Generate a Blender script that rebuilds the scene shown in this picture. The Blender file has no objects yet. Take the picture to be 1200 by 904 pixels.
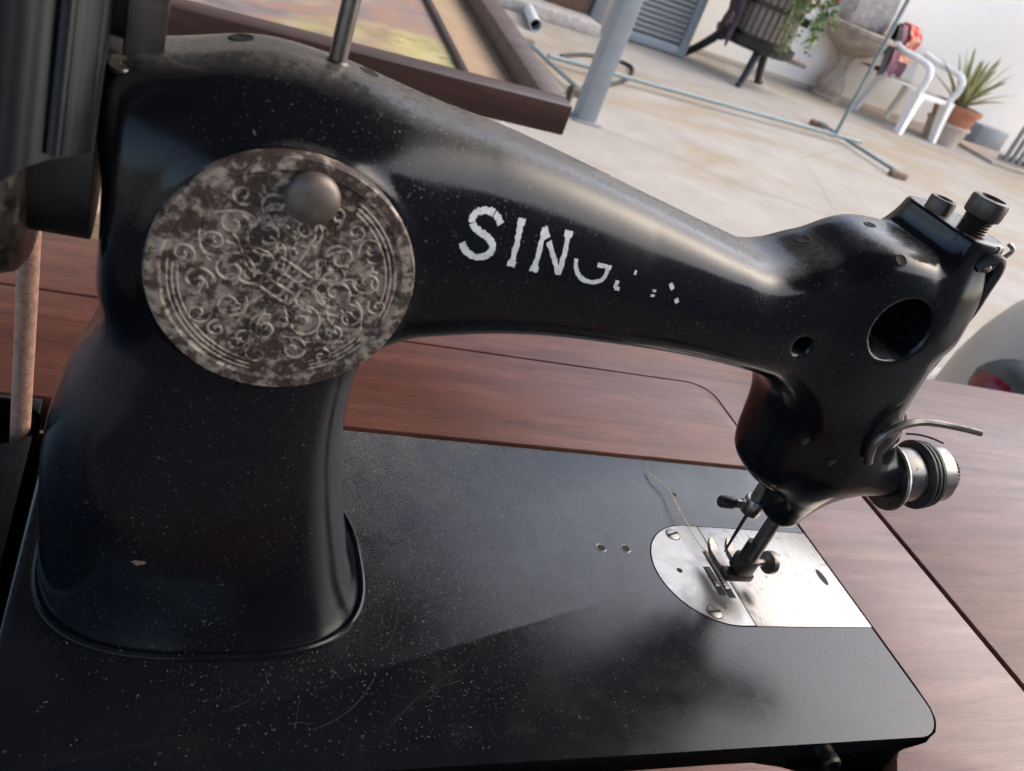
import bpy, bmesh, math, random
import numpy as np
from mathutils import Vector, Matrix
from mathutils.bvhtree import BVHTree

scene = bpy.context.scene
COL = scene.collection
R = math.radians
random.seed(7)

# ---------------------------------------------------------------- camera
cam_d = bpy.data.cameras.new('camera'); cam = bpy.data.objects.new('camera', cam_d); COL.objects.link(cam)
_r = ((0.9083, -0.2628, 0.3254), (0.1171, -0.5869, -0.8011), (0.4015, 0.7658, -0.5023))   # right, down, forward
_m = Matrix(((_r[0][0], -_r[1][0], -_r[2][0]), (_r[0][1], -_r[1][1], -_r[2][1]), (_r[0][2], -_r[1][2], -_r[2][2])))
cam.matrix_world = Matrix.Translation((-0.3465, -0.1530, 0.2533)) @ _m.to_4x4()
cam_d.sensor_width = 36.0; cam_d.lens = 1022.94/1200*36
cam_d.clip_start = 0.01; cam_d.clip_end = 500
cam_d.dof.use_dof = True; cam_d.dof.focus_distance = 0.36; cam_d.dof.aperture_fstop = 22
scene.camera = cam

# ---------------------------------------------------------------- sky, sun, exposure
world = bpy.data.worlds.new('World'); scene.world = world; world.use_nodes = True
wn = world.node_tree; wn.nodes.clear()
sky = wn.nodes.new('ShaderNodeTexSky'); sky.sky_type = 'NISHITA'; sky.sun_disc = False
SUN_EL, SUN_AZ = R(44), R(92)            # azimuth measured clockwise from +Y
sky.sun_elevation = SUN_EL; sky.sun_rotation = SUN_AZ
sky.air_density = 1.0; sky.dust_density = 3.0; sky.ozone_density = 1.0
bg = wn.nodes.new('ShaderNodeBackground'); bg.inputs['Strength'].default_value = 0.15
wo = wn.nodes.new('ShaderNodeOutputWorld')
wn.links.new(sky.outputs[0], bg.inputs[0]); wn.links.new(bg.outputs[0], wo.inputs[0])
sun_d = bpy.data.lights.new('sun', 'SUN'); sun_d.energy = 1.0; sun_d.angle = R(96); sun_d.color = (1.0, 0.94, 0.86)
sun = bpy.data.objects.new('sun', sun_d); COL.objects.link(sun)
_sd = Vector((math.sin(SUN_AZ)*math.cos(SUN_EL), math.cos(SUN_AZ)*math.cos(SUN_EL), math.sin(SUN_EL)))
sun.rotation_euler = _sd.to_track_quat('Z', 'Y').to_euler(); sun.location = (0, 0, 6)
vs = scene.view_settings; vs.view_transform = 'Standard'; vs.look = 'None'; vs.gamma = 1.0; vs.use_curve_mapping = False
vs.exposure = 1.45
scene.cycles.use_denoising = True
scene.cycles.max_bounces = 5; scene.cycles.diffuse_bounces = 3; scene.cycles.glossy_bounces = 3
scene.cycles.use_adaptive_sampling = True; scene.cycles.adaptive_threshold = 0.05
scene.cycles.sample_clamp_indirect = 6.0

# ---------------------------------------------------------------- helpers
ORG = {}
def tag(o, label=None, cat=None, group=None, kind=None):
    if label: o['label'] = label
    if cat: o['category'] = cat
    if group: o['group'] = group
    if kind: o['kind'] = kind
    return o
def thing(name, loc, label, cat, group=None):
    o = bpy.data.objects.new(name, None); COL.objects.link(o); o.location = loc
    o.empty_display_size = 0.05
    ORG[o.name] = Vector(loc)
    return tag(o, label, cat, group)
def link_mesh(name, me, parent=None):
    o = bpy.data.objects.new(name, me); COL.objects.link(o)
    if parent is not None:
        o.parent = parent; ORG[o.name] = ORG[parent.name]
    else:
        ORG[o.name] = Vector((0, 0, 0))
    return o
def obj(name, bm, mat, parent=None, smooth=True, s=1.0, ang=None, at=None):
    """bm in world coordinates (times s); origin of the object = origin of its parent, or `at`."""
    org = ORG[parent.name] if parent is not None else Vector(at or (0, 0, 0))
    bmesh.ops.recalc_face_normals(bm, faces=bm.faces)
    for v in bm.verts: v.co = v.co*s - org
    if smooth:
        a = R(ang or 35)
        for f in bm.faces: f.smooth = True
        for e in bm.edges:
            if len(e.link_faces) == 2 and e.calc_face_angle(0) > a: e.smooth = False
    me = bpy.data.meshes.new(name); bm.to_mesh(me); bm.free()
    for m in (mat if isinstance(mat, (list, tuple)) else [mat]): me.materials.append(m)
    o = link_mesh(name, me, parent)
    if parent is None:
        o.location = org; ORG[o.name] = org
    return o
def BM(): return bmesh.new()
def quad(bm, *pts, mi=0):
    f = bm.faces.new([bm.verts.new(p) for p in pts]); f.material_index = mi; return f
def box(bm, lo, hi, bev=0.0, seg=2, mat=None):
    x0, y0, z0 = lo; x1, y1, z1 = hi
    vs_ = [bm.verts.new(c) for c in ((x0,y0,z0),(x1,y0,z0),(x1,y1,z0),(x0,y1,z0),(x0,y0,z1),(x1,y0,z1),(x1,y1,z1),(x0,y1,z1))]
    if mat is not None:
        for v in vs_: v.co = mat @ v.co
    fs = [bm.faces.new([vs_[i] for i in q]) for q in ((0,3,2,1),(4,5,6,7),(0,1,5,4),(1,2,6,5),(2,3,7,6),(3,0,4,7))]
    if bev > 0:
        es = set(e for f in fs for e in f.edges)
        bmesh.ops.bevel(bm, geom=list(es), offset=bev, segments=seg, profile=0.5, affect='EDGES')
    return vs_
def frame_of(d):
    d = Vector(d).normalized(); a = Vector((0, 0, 1)) if abs(d.z) < 0.9 else Vector((1, 0, 0))
    u = d.cross(a).normalized(); return u, d.cross(u), d
def tube(bm, pts, rad, seg=10, cap=True, squash=None):
    pts = [Vector(p) for p in pts]; n = len(pts); rings = []
    rad = rad if isinstance(rad, (list, tuple)) else [rad]*n
    u = None
    for i, p in enumerate(pts):
        d = (pts[min(i+1, n-1)] - pts[max(i-1, 0)]).normalized()
        if u is None: u, w, _ = frame_of(d)
        else:
            u = (u - d*u.dot(d)).normalized()
        w = d.cross(u)
        rings.append([bm.verts.new(p + (u*math.cos(2*math.pi*k/seg) + w*math.sin(2*math.pi*k/seg))*rad[i]) for k in range(seg)])
    for a, b in zip(rings, rings[1:]):
        for k in range(seg): bm.faces.new((a[k], a[(k+1) % seg], b[(k+1) % seg], b[k]))
    if cap: bm.faces.new(rings[0][::-1]); bm.faces.new(rings[-1])
def lathe(bm, prof, o, axis=(0, 0, 1), seg=32, a0=0.0, a1=2*math.pi, wob=None):
    """prof: list of (radius, height along axis)"""
    o = Vector(o); u, w, d = frame_of(axis); full = abs(a1 - a0 - 2*math.pi) < 1e-6
    cnt = seg if full else seg + 1; rings = []
    for r, h in prof:
        if r < 1e-7: rings.append([bm.verts.new(o + d*h)]); continue
        rings.append([bm.verts.new(o + d*h + (u*math.cos(a) + w*math.sin(a))*(r*(wob(k, h) if wob else 1))) for k in range(cnt) for a in [a0 + (a1-a0)*k/seg]])
    for a, b in zip(rings, rings[1:]):
        for k in range(seg):
            k2 = (k+1) % cnt
            if len(a) == 1 and len(b) == 1: continue
            if len(a) == 1: bm.faces.new((a[0], b[k2], b[k]))
            elif len(b) == 1: bm.faces.new((a[k], a[k2], b[0]))
            else: bm.faces.new((a[k], a[k2], b[k2], b[k]))
def prism(bm, poly, z0, z1, bev=0.0, seg=3, M=None):
    n = len(poly); a = [bm.verts.new((x, y, z0)) for x, y in poly]; b = [bm.verts.new((x, y, z1)) for x, y in poly]
    if M is not None:
        for v in a + b: v.co = M @ v.co
    ft = bm.faces.new(b); bm.faces.new(a[::-1]); 
    for i in range(n): bm.faces.new((a[i], a[(i+1) % n], b[(i+1) % n], b[i]))
    if bev > 0: bmesh.ops.bevel(bm, geom=list(ft.edges), offset=bev, segments=seg, profile=0.5, affect='EDGES')
def arc(cx, cy, r, a0, a1, n=10):
    return [(cx + r*math.cos(R(a0 + (a1-a0)*i/n)), cy + r*math.sin(R(a0 + (a1-a0)*i/n))) for i in range(n+1)]

# ---------------------------------------------------------------- materials
class NT:
    def __init__(s, name):
        s.m = bpy.data.materials.new(name); s.m.use_nodes = True; s.t = s.m.node_tree
        s.p = s.t.nodes['Principled BSDF']
    def n(s, kind, **kw):
        nd = s.t.nodes.new(kind)
        for k, v in kw.items():
            if k.startswith('i_'):
                key = k[2:]
                nd.inputs[int(key) if key.isdigit() else key.replace('_', ' ')].default_value = v
            else: setattr(nd, k, v)
        return nd
    def l(s, a, b): s.t.links.new(a, b)
    def coord(s, kind='Object', scale=(1, 1, 1), loc=(0, 0, 0), rot=(0, 0, 0)):
        tc = s.n('ShaderNodeTexCoord'); mp = s.n('ShaderNodeMapping'); s.l(tc.outputs[kind], mp.inputs[0])
        mp.inputs['Scale'].default_value = scale; mp.inputs['Location'].default_value = loc; mp.inputs['Rotation'].default_value = rot
        return mp.outputs[0]
    def noise(s, co, scale, detail=4, rough=0.55, dist=0.0):
        nd = s.n('ShaderNodeTexNoise'); s.l(co, nd.inputs['Vector'])
        nd.inputs['Scale'].default_value = scale; nd.inputs['Detail'].default_value = detail
        nd.inputs['Roughness'].default_value = rough; nd.inputs['Distortion'].default_value = dist
        return nd.outputs['Fac']
    def ramp(s, fac, stops):
        nd = s.n('ShaderNodeValToRGB'); s.l(fac, nd.inputs[0]); e = nd.color_ramp.elements
        while len(e) < len(stops): e.new(0.5)
        for k, (p, c) in enumerate(stops):
            e[k].position = p; e[k].color = (c if len(c) == 4 else (*c, 1)) if isinstance(c, (tuple, list)) else (c, c, c, 1)
        return nd.outputs[0]
    def math(s, op, a, b=None):
        nd = s.n('ShaderNodeMath', operation=op)
        for k, v in enumerate((a, b)):
            if v is None: continue
            if isinstance(v, (int, float)): nd.inputs[k].default_value = v
            else: s.l(v, nd.inputs[k])
        return nd.outputs[0]
    def mix(s, fac, a, b):
        nd = s.n('ShaderNodeMix', data_type='RGBA')
        for i, v in ((0, fac), (6, a), (7, b)):
            if isinstance(v, (int, float)): nd.inputs[i].default_value = v
            elif isinstance(v, tuple): nd.inputs[i].default_value = (*v, 1) if len(v) == 3 else v
            else: s.l(v, nd.inputs[i])
        return nd.outputs[2]
    def bump(s, h, strength, dist=0.001):
        nd = s.n('ShaderNodeBump'); nd.inputs['Strength'].default_value = strength; nd.inputs['Distance'].default_value = dist
        s.l(h, nd.inputs['Height']); s.l(nd.outputs[0], s.p.inputs['Normal'])
    def set(s, **kw):
        for k, v in kw.items():
            i = s.p.inputs[k.replace('_', ' ')]
            if isinstance(v, (int, float)): i.default_value = v
            elif isinstance(v, tuple): i.default_value = (*v, 1) if len(v) == 3 else v
            else: s.l(v, i)
        return s
MAT = {}
def simple(name, col, rough=0.5, metal=0.0, var=0.15, scale=20, bump=0.0, spec=0.5):
    t = NT(name); co = t.coord()
    nz = t.noise(co, scale, 5)
    lo = tuple(c*(1-var) for c in col); hi = tuple(min(1, c*(1+var)) for c in col)
    c = t.ramp(nz, [(0.3, lo), (0.7, hi)])
    t.set(Base_Color=c, Metallic=metal, Roughness=t.ramp(nz, [(0.25, max(0.03, rough-0.08)), (0.75, min(1, rough+0.1))]))
    t.p.inputs['Specular IOR Level'].default_value = spec
    if bump: t.bump(t.noise(co, scale*4, 4), bump, 0.002)
    MAT[name] = t.m; return t.m

def m_enamel(name, dust_top, speck, rough, scratch=False):
    t = NT(name); co = t.coord()
    geo = t.n('ShaderNodeNewGeometry'); sx = t.n('ShaderNodeSeparateXYZ'); t.l(geo.outputs['True Normal'], sx.inputs[0])
    up = t.ramp(sx.outputs['Z'], [(0.80, 0.0), (0.985, 1.0)])
    big = t.noise(co, 22, 4); fine = t.noise(co, 420, 3, 0.6)
    sp1 = t.noise(co, 1100, 2, 0.5); sp2 = t.noise(co, 560, 2, 0.5)
    reg = t.ramp(t.noise(co, 16, 3), [(0.42, 0.0), (0.68, 1.0)])
    s1 = t.math('MULTIPLY', t.ramp(sp1, [(0.66, 0.0), (0.72, 1.0)]), reg)
    s2 = t.math('MULTIPLY', t.ramp(sp2, [(0.70, 0.0), (0.74, 1.0)]), reg)
    specks = t.math('MULTIPLY', t.math('ADD', s1, s2), speck*0.5)
    td = t.math('MULTIPLY', up, t.ramp(fine, [(0.25, 0.25), (0.7, 1.0)]))
    td = t.math('MULTIPLY', td, t.ramp(big, [(0.3, 0.35), (0.65, 1.0)]))
    td = t.math('MULTIPLY', td, dust_top)
    sp = t.n('ShaderNodeSeparateXYZ'); t.l(geo.outputs['Position'], sp.inputs[0])
    td = t.math('MULTIPLY', td, t.ramp(sp.outputs['Z'], [(0.02, 0.0), (0.08, 1.0)]))
    if scratch:      # film of fine dust that has settled on the bed beside the pillar
        gx = t.math('MULTIPLY', t.math('ABSOLUTE', t.math('DIVIDE', t.math('ADD', sp.outputs['X'], 0.235), 0.075)), t.math('ABSOLUTE', t.math('DIVIDE', t.math('ADD', sp.outputs['X'], 0.235), 0.075)))
        gy = t.math('ABSOLUTE', t.math('DIVIDE', t.math('SUBTRACT', 0.178, sp.outputs['Y']), 0.085)); gy = t.math('MULTIPLY', gy, gy)
        ga = t.math('EXPONENT', t.math('MULTIPLY', t.math('ADD', gx, gy), -1.0))
        grain = t.ramp(t.noise(co, 1500, 2, 0.7), [(0.42, 0.0), (0.66, 1.0)])
        patch = t.ramp(t.noise(co, 60, 4, 0.6), [(0.3, 0.3), (0.7, 1.0)])
        td = t.math('ADD', td, t.math('MULTIPLY', t.math('MULTIPLY', ga, grain), t.math('MULTIPLY', patch, 0.6)))
    fac = t.math('MINIMUM', t.math('ADD', specks, td), 0.9)
    c = t.mix(fac, (0.0042, 0.005, 0.0068), (0.25, 0.23, 0.205))
    smear = t.noise(co, 55, 5, 0.6)
    r = t.math('ADD', t.ramp(smear, [(0.3, rough), (0.75, rough+0.14)]), t.math('MULTIPLY', fac, 0.5))
    t.set(Base_Color=c, Roughness=r, IOR=1.46 if scratch else 1.39)
    t.p.inputs['Coat Weight'].default_value = 0.0; t.p.inputs['Coat Roughness'].default_value = rough*0.6
    t.bump(t.math('ADD', t.noise(co, 70, 3), t.math('MULTIPLY', fac, 1.5)), 0.06, 0.0006)
    MAT[name] = t.m; return t.m
m_enamel('black_enamel', 0.6, 0.6, 0.10)
m_enamel('guard_enamel', 0.1, 0.25, 0.30)
m_enamel('bed_enamel', 0.02, 0.30, 0.19, True)
simple('black_iron', (0.012, 0.012, 0.013), 0.45, 0.0, 0.3, 200)
simple('recess_shade', (0.004, 0.004, 0.004), 0.8)  # black standing for the shade inside holes, slots and gaps

def m_metal(name, col, rough, spots, dark=(0.05, 0.035, 0.025), streak=False):
    t = NT(name); co = t.coord()
    nz = t.noise(co, 260, 5, 0.65); rg = t.noise(co, 60, 3)
    f = t.math('MULTIPLY', t.ramp(nz, [(0.56, 0.0), (0.66, 1.0)]), t.ramp(rg, [(0.4, 0.15), (0.62, 1.0)]))
    f = t.math('MULTIPLY', f, spots)
    c = t.mix(f, col, dark)
    rn = t.noise(t.coord(scale=(1, 0.08, 1)) if streak else co, 500 if streak else 150, 3)
    t.set(Base_Color=c, Metallic=t.ramp(f, [(0, 1.0), (1, 0.3)]), Roughness=t.math('ADD', t.ramp(rn, [(0.3, rough*0.75), (0.7, rough*1.35)]), t.math('MULTIPLY', f, 0.4)))
    t.bump(rn, 0.05, 0.0004)
    MAT[name] = t.m; return t.m
m_metal('nickel', (0.27, 0.26, 0.245), 0.34, 0.12)
m_metal('nickel_slide', (0.30, 0.28, 0.25), 0.28, 0.5, streak=True)
m_metal('nickel_worn', (0.27, 0.255, 0.23), 0.30, 0.85)
m_metal('steel_dull', (0.20, 0.18, 0.16), 0.38, 0.7)
m_metal('steel_dark', (0.075, 0.065, 0.058), 0.42, 0.6)

def m_ornate(name, col, lo):
    t = NT(name); co = t.coord()
    n1 = t.noise(co, 170, 6, 0.7, 0.4); n2 = t.noise(co, 520, 4, 0.6); n3 = t.noise(co, 30, 3)
    v = t.math('ADD', t.math('MULTIPLY', n1, 0.6), t.math('ADD', t.math('MULTIPLY', n2, 0.3), t.math('MULTIPLY', n3, 0.25)))
    f = t.ramp(v, [(lo, 1.0), (lo+0.085, 0.0)])
    c = t.mix(f, col, (0.032, 0.018, 0.014))
    c = t.mix(t.ramp(n2, [(0.35, 0.35), (0.6, 0.0)]), c, (0.16, 0.11, 0.085))
    t.set(Base_Color=c, Metallic=t.ramp(f, [(0, 0.30), (1, 0.05)]), Roughness=t.ramp(n2, [(0.3, 0.42), (0.7, 0.62)]))
    t.bump(t.math('ADD', n2, n1), 0.35, 0.0012)
    MAT[name] = t.m
m_ornate('ornate_plate', (0.40, 0.325, 0.26), 0.55); m_ornate('ornate_relief', (0.47, 0.39, 0.315), 0.51)
simple('knob_metal', (0.17, 0.14, 0.12), 0.5, 0.6, 0.35, 150)

def m_wood(name, base, dark, light, rough, rot=0.0, gscale=1.0, gloss=0.5):
    t = NT(name); co = t.coord(scale=(1.0*gscale, 13*gscale, 13*gscale), rot=(0, 0, rot))
    wav = t.noise(t.coord(scale=(1.2, 5, 5), rot=(0, 0, rot)), 7, 3, 0.5, 1.2)
    g = t.noise(co, 9, 7, 0.62, 0.5); pores = t.noise(t.coord(scale=(1, 26, 26), rot=(0, 0, rot)), 70, 2, 0.5)
    c = t.ramp(g, [(0.28, dark), (0.5, base), (0.74, light)])
    c = t.mix(t.ramp(wav, [(0.42, 0.0), (0.62, 0.55)]), c, dark)
    c = t.mix(t.ramp(pores, [(0.30, 0.75), (0.44, 0.0)]), c, tuple(k*0.45 for k in dark))
    t.set(Base_Color=c, Roughness=t.ramp(g, [(0.3, rough+0.08), (0.7, rough-0.04)]), IOR=1.5)
    t.p.inputs['Specular IOR Level'].default_value = gloss
    t.bump(t.math('ADD', pores, t.math('MULTIPLY', g, 0.6)), 0.12, 0.0005)
    MAT[name] = t.m
m_wood('table_wood', (0.128, 0.050, 0.034), (0.072, 0.027, 0.019), (0.162, 0.068, 0.047), 0.30, gloss=0.33)
m_wood('edge_wood', (0.30, 0.20, 0.14), (0.2, 0.12, 0.08), (0.36, 0.25, 0.18), 0.5)
m_wood('frame_wood', (0.050, 0.022, 0.017), (0.030, 0.013, 0.010), (0.070, 0.033, 0.024), 0.42)
m_wood('frame_wood_side', (0.10, 0.062, 0.048), (0.06, 0.036, 0.028), (0.14, 0.09, 0.07), 0.4, R(90))
m_wood('pale_wood', (0.52, 0.38, 0.24), (0.42, 0.29, 0.17), (0.6, 0.45, 0.3), 0.6)
m_wood('grey_wood', (0.26, 0.21, 0.165), (0.15, 0.115, 0.09), (0.36, 0.30, 0.24), 0.75)

def m_concrete():
    t = NT('concrete'); co = t.coord('Object')
    big = t.noise(co, 0.55, 5, 0.6, 0.6); mid = t.noise(co, 3.2, 5, 0.65); fin = t.noise(co, 45, 4, 0.6)
    st = t.noise(t.coord('Object', scale=(0.8, 1.6, 1), loc=(3, 1, 0)), 0.9, 4, 0.55, 0.8)
    c = t.ramp(mid, [(0.3, (0.265, 0.24, 0.21)), (0.7, (0.35, 0.322, 0.288))])
    c = t.mix(t.ramp(st, [(0.47, 0.0), (0.62, 0.75)]), c, (0.26, 0.20, 0.12))
    c = t.mix(t.ramp(big, [(0.35, 0.35), (0.6, 0.0)]), c, (0.27, 0.235, 0.20))
    c = t.mix(t.ramp(fin, [(0.32, 0.3), (0.5, 0.0)]), c, (0.22, 0.185, 0.155))
    crack = t.n('ShaderNodeTexVoronoi', feature='DISTANCE_TO_EDGE'); 
    wc = t.n('ShaderNodeVectorMath', operation='ADD'); nv = t.n('ShaderNodeTexNoise'); nv.inputs['Scale'].default_value = 1.6
    t.l(co, nv.inputs['Vector']); sc = t.n('ShaderNodeVectorMath', operation='SCALE'); sc.inputs['Scale'].default_value = 0.10
    t.l(nv.outputs['Color'], sc.inputs[0]); t.l(co, wc.inputs[0]); t.l(sc.outputs[0], wc.inputs[1]); t.l(wc.outputs[0], crack.inputs['Vector'])
    crack.inputs['Scale'].default_value = 0.33
    cr = t.ramp(crack.outputs['Distance'], [(0.0, 0.45), (0.0045, 0.0)])
    c = t.mix(cr, c, (0.20, 0.165, 0.135))
    t.set(Base_Color=c, Roughness=0.8); t.bump(t.math('ADD', mid, fin), 0.15, 0.004)
    MAT['concrete'] = t.m
m_concrete()
def m_plaster(name, col, stain, amount):
    t = NT(name); co = t.coord()
    a = t.noise(co, 1.3, 5, 0.6, 0.4); b = t.noise(co, 24, 5, 0.6)
    geo = t.n('ShaderNodeNewGeometry'); sz = t.n('ShaderNodeSeparateXYZ'); t.l(geo.outputs['Position'], sz.inputs[0])
    low = t.ramp(t.math('ADD', sz.outputs['Z'], t.math('MULTIPLY', a, 0.35)), [(0.0, 1.0), (0.001, 0.0)])
    mr = t.n('ShaderNodeMapRange'); t.l(t.math('ADD', sz.outputs['Z'], t.math('MULTIPLY', a, 0.5)), mr.inputs[0])
    mr.inputs[1].default_value = -0.62; mr.inputs[2].default_value = -0.22; mr.inputs[3].default_value = amount; mr.inputs[4].default_value = 0.0
    c = t.mix(mr.outputs[0], col, stain)
    c = t.mix(t.ramp(b, [(0.3, 0.10), (0.55, 0.0)]), c, stain)
    t.set(Base_Color=c, Roughness=0.85); t.bump(b, 0.2, 0.006)
    MAT[name] = t.m
m_plaster('white_plaster', (0.90, 0.845, 0.77), (0.62, 0.53, 0.44), 0.42)
m_plaster('tan_plaster', (0.55, 0.47, 0.38), (0.42, 0.33, 0.25), 0.5)
m_plaster('porch_plaster', (0.10, 0.115, 0.14), (0.08, 0.08, 0.08), 0.4)
simple('grey_paint', (0.255, 0.28, 0.305), 0.42, 0, 0.08, 8)
simple('grey_paint_dark', (0.20, 0.205, 0.22), 0.5, 0, 0.1, 8)
simple('shutter_grey', (0.23, 0.225, 0.215), 0.55, 0, 0.1, 12)
simple('rack_green', (0.20, 0.245, 0.24), 0.5, 0.0, 0.12, 14)
simple('rust_cap', (0.16, 0.105, 0.07), 0.7, 0, 0.3, 40)
simple('black_rubber', (0.02, 0.022, 0.022), 0.5)
simple('pvc', (0.66, 0.67, 0.68), 0.4, 0, 0.06, 9)
simple('white_plastic', (0.87, 0.84, 0.79), 0.38, 0, 0.04, 10)
simple('stone', (0.36, 0.295, 0.235), 0.85, 0, 0.28, 14, 0.5)
simple('stone_grey', (0.36, 0.325, 0.30), 0.9, 0, 0.25, 22, 0.6)
simple('terracotta', (0.42, 0.16, 0.085), 0.75, 0, 0.18, 18, 0.2)
simple('pot_stone', (0.46, 0.37, 0.30), 0.85, 0, 0.2, 18, 0.2)
simple('soil', (0.10, 0.08, 0.05), 0.95, 0, 0.4, 60, 0.6)
simple('agave_green', (0.15, 0.20, 0.10), 0.45, 0, 0.2, 20)
simple('agave_yellow', (0.50, 0.45, 0.22), 0.45, 0, 0.15, 20)
simple('leaf_green', (0.085, 0.16, 0.03), 0.5, 0, 0.4, 12)
simple('leaf_light', (0.20, 0.27, 0.07), 0.5, 0, 0.3, 12)
simple('flower_red', (0.45, 0.03, 0.02), 0.5)
simple('cloth_black', (0.018, 0.019, 0.022), 0.9, 0, 0.2, 90)
simple('cloth_plum', (0.05, 0.03, 0.045), 0.9, 0, 0.2, 60)
simple('cloth_mauve', (0.235, 0.105, 0.135), 0.9, 0, 0.15, 60)
simple('car_paint', (0.42, 0.36, 0.30), 0.42, 0.0, 0.05, 5)
simple('car_dark', (0.05, 0.048, 0.045), 0.4)
simple('chrome', (0.6, 0.6, 0.6), 0.15, 1.0)
simple('lamp_red', (0.12, 0.006, 0.012), 0.25)
simple('leather', (0.38, 0.21, 0.15), 0.7, 0, 0.3, 300, 0.4)
simple('thread', (0.55, 0.43, 0.24), 0.8)
simple('scratch_mark', (0.035, 0.035, 0.037), 0.5)
simple('lint', (0.33, 0.30, 0.265), 0.95, 0, 0.3, 800)
simple('decal', (0.50, 0.52, 0.53), 0.45, 0, 0.2, 600)
simple('decal_ghost', (0.006, 0.0065, 0.008), 0.22)
simple('matboard', (0.50, 0.35, 0.22), 0.75, 0, 0.08, 30)
simple('door_brown', (0.105, 0.055, 0.035), 0.5, 0, 0.2, 9)
simple('roof_under', (0.08, 0.078, 0.078), 0.8, 0, 0.1, 4)
simple('table_white', (0.74, 0.72, 0.69), 0.5, 0, 0.05, 12)
simple('tyre', (0.02, 0.02, 0.02), 0.7)
simple('glass_dark', (0.02, 0.025, 0.028), 0.05)
def m_floral():
    t = NT('cloth_floral'); co = t.coord()
    v = t.n('ShaderNodeTexVoronoi'); t.l(co, v.inputs['Vector']); v.inputs['Scale'].default_value = 11
    n = t.noise(co, 22, 3)
    c = t.ramp(t.math('ADD', v.outputs['Distance'], t.math('MULTIPLY', n, 0.5)), [(0.58, (0.50, 0.045, 0.035)), (0.72, (0.58, 0.12, 0.08)), (0.82, (0.66, 0.36, 0.25))])
    t.set(Base_Color=c, Roughness=0.9); MAT['cloth_floral'] = t.m
m_floral()
def m_canvas():
    t = NT('painting'); co = t.coord(scale=(1, 1.6, 1))
    a = t.noise(t.coord(scale=(1.0, 1.9, 1), rot=(0, 0, R(-18))), 4.6, 6, 0.62, 1.3); b = t.noise(co, 16, 5, 0.6, 0.6); d = t.noise(co, 2.4, 3)
    c = t.ramp(a, [(0.30, (0.14, 0.11, 0.115)), (0.42, (0.24, 0.185, 0.18)), (0.49, (0.36, 0.20, 0.125)), (0.55, (0.27, 0.21, 0.205)), (0.62, (0.40, 0.27, 0.18)), (0.72, (0.30, 0.26, 0.26))])
    c = t.mix(t.ramp(d, [(0.52, 0.0), (0.64, 0.8)]), c, t.ramp(b, [(0.35, (0.20, 0.19, 0.07)), (0.5, (0.46, 0.41, 0.13)), (0.65, (0.58, 0.50, 0.24))]))
    t.set(Base_Color=c, Roughness=0.35); t.bump(b, 0.25, 0.002); MAT['painting'] = t.m
m_canvas()
# ---------------------------------------------------------------- casting shape (millimetres)
def curve(xs, ys):
    xs = np.array(xs, float); ys = np.array(ys, float)
    m = np.gradient(ys, xs)
    X = np.linspace(xs[0], xs[-1], 600)
    i = np.clip(np.searchsorted(xs, X) - 1, 0, len(xs) - 2)
    h = xs[i + 1] - xs[i]; t = (X - xs[i]) / h
    Y = ((2*t**3 - 3*t**2 + 1)*ys[i] + (t**3 - 2*t**2 + t)*h*m[i] + (-2*t**3 + 3*t**2)*ys[i+1] + (t**3 - t**2)*h*m[i+1])
    return lambda x: np.interp(x, X, Y)

ARM_TOP = curve([-372,-358,-345,-328,-304,-278,-250,-218,-182,-160,-146,-136,-126,-112,-95,-70],
                [ 169, 178, 182.5, 188.8, 189.3, 185.2, 182.2, 176.8, 169.8, 165.6, 163.6, 166.0, 171.0, 174.5, 175, 172])
ARM_BOT = curve([-372,-330,-285,-265,-232,-200,-164,-140,-115,-90,-70],
                [ 116, 113, 113.5, 118.8, 124.2, 125.5, 125.2, 123, 118, 114, 112])
ARM_HY = curve([-372,-330,-300,-270,-240,-200,-160,-135,-115,-95,-70],
               [  27,  31,  32,  31,  28, 25.5, 24.5, 24, 23.5, 23, 22])
PIL_X0 = curve([-6, 0, 8, 30, 55, 75, 95, 120, 150, 185], [-367,-366.8,-367.2,-368,-368.5,-364.8,-358,-353,-353,-357])
PIL_X1 = curve([-6, 0, 5, 10, 30, 55, 75, 95, 120, 150, 185], [-250,-253.8,-257.5,-260.0,-266.8,-273.5,-277.5,-279,-277,-272,-270])
PIL_HY = curve([-6, 0, 5, 10, 30, 55, 75, 95, 120, 150, 185], [ 49, 46.3, 44.4, 43.0, 39.4, 36.2, 34.2, 32.5, 31, 31, 29])
HEAD_X0 = curve([40, 62, 75, 90, 105, 120, 140, 200], [-90,-97,-103,-106,-108,-111,-112,-112])
HEAD_X1 = curve([40, 62, 75, 90, 105, 120, 140, 165, 180, 200], [-58,-56,-53,-50,-49,-50,-53,-56,-57,-58])
HEAD_HY = curve([40, 62, 75, 90, 105, 120, 140, 165, 200], [14, 17, 20, 22, 22.8, 23, 23, 23, 20])

def smin(a, b, k):
    h = np.maximum(k - np.abs(a - b), 0.0) / k
    return np.minimum(a, b) - h*h*k*0.25

def smax(a, b, k):
    return -smin(-a, -b, k)

def sup(a, b, n):
    return (np.abs(a)**n + np.abs(b)**n)**(1.0/n)

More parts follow.
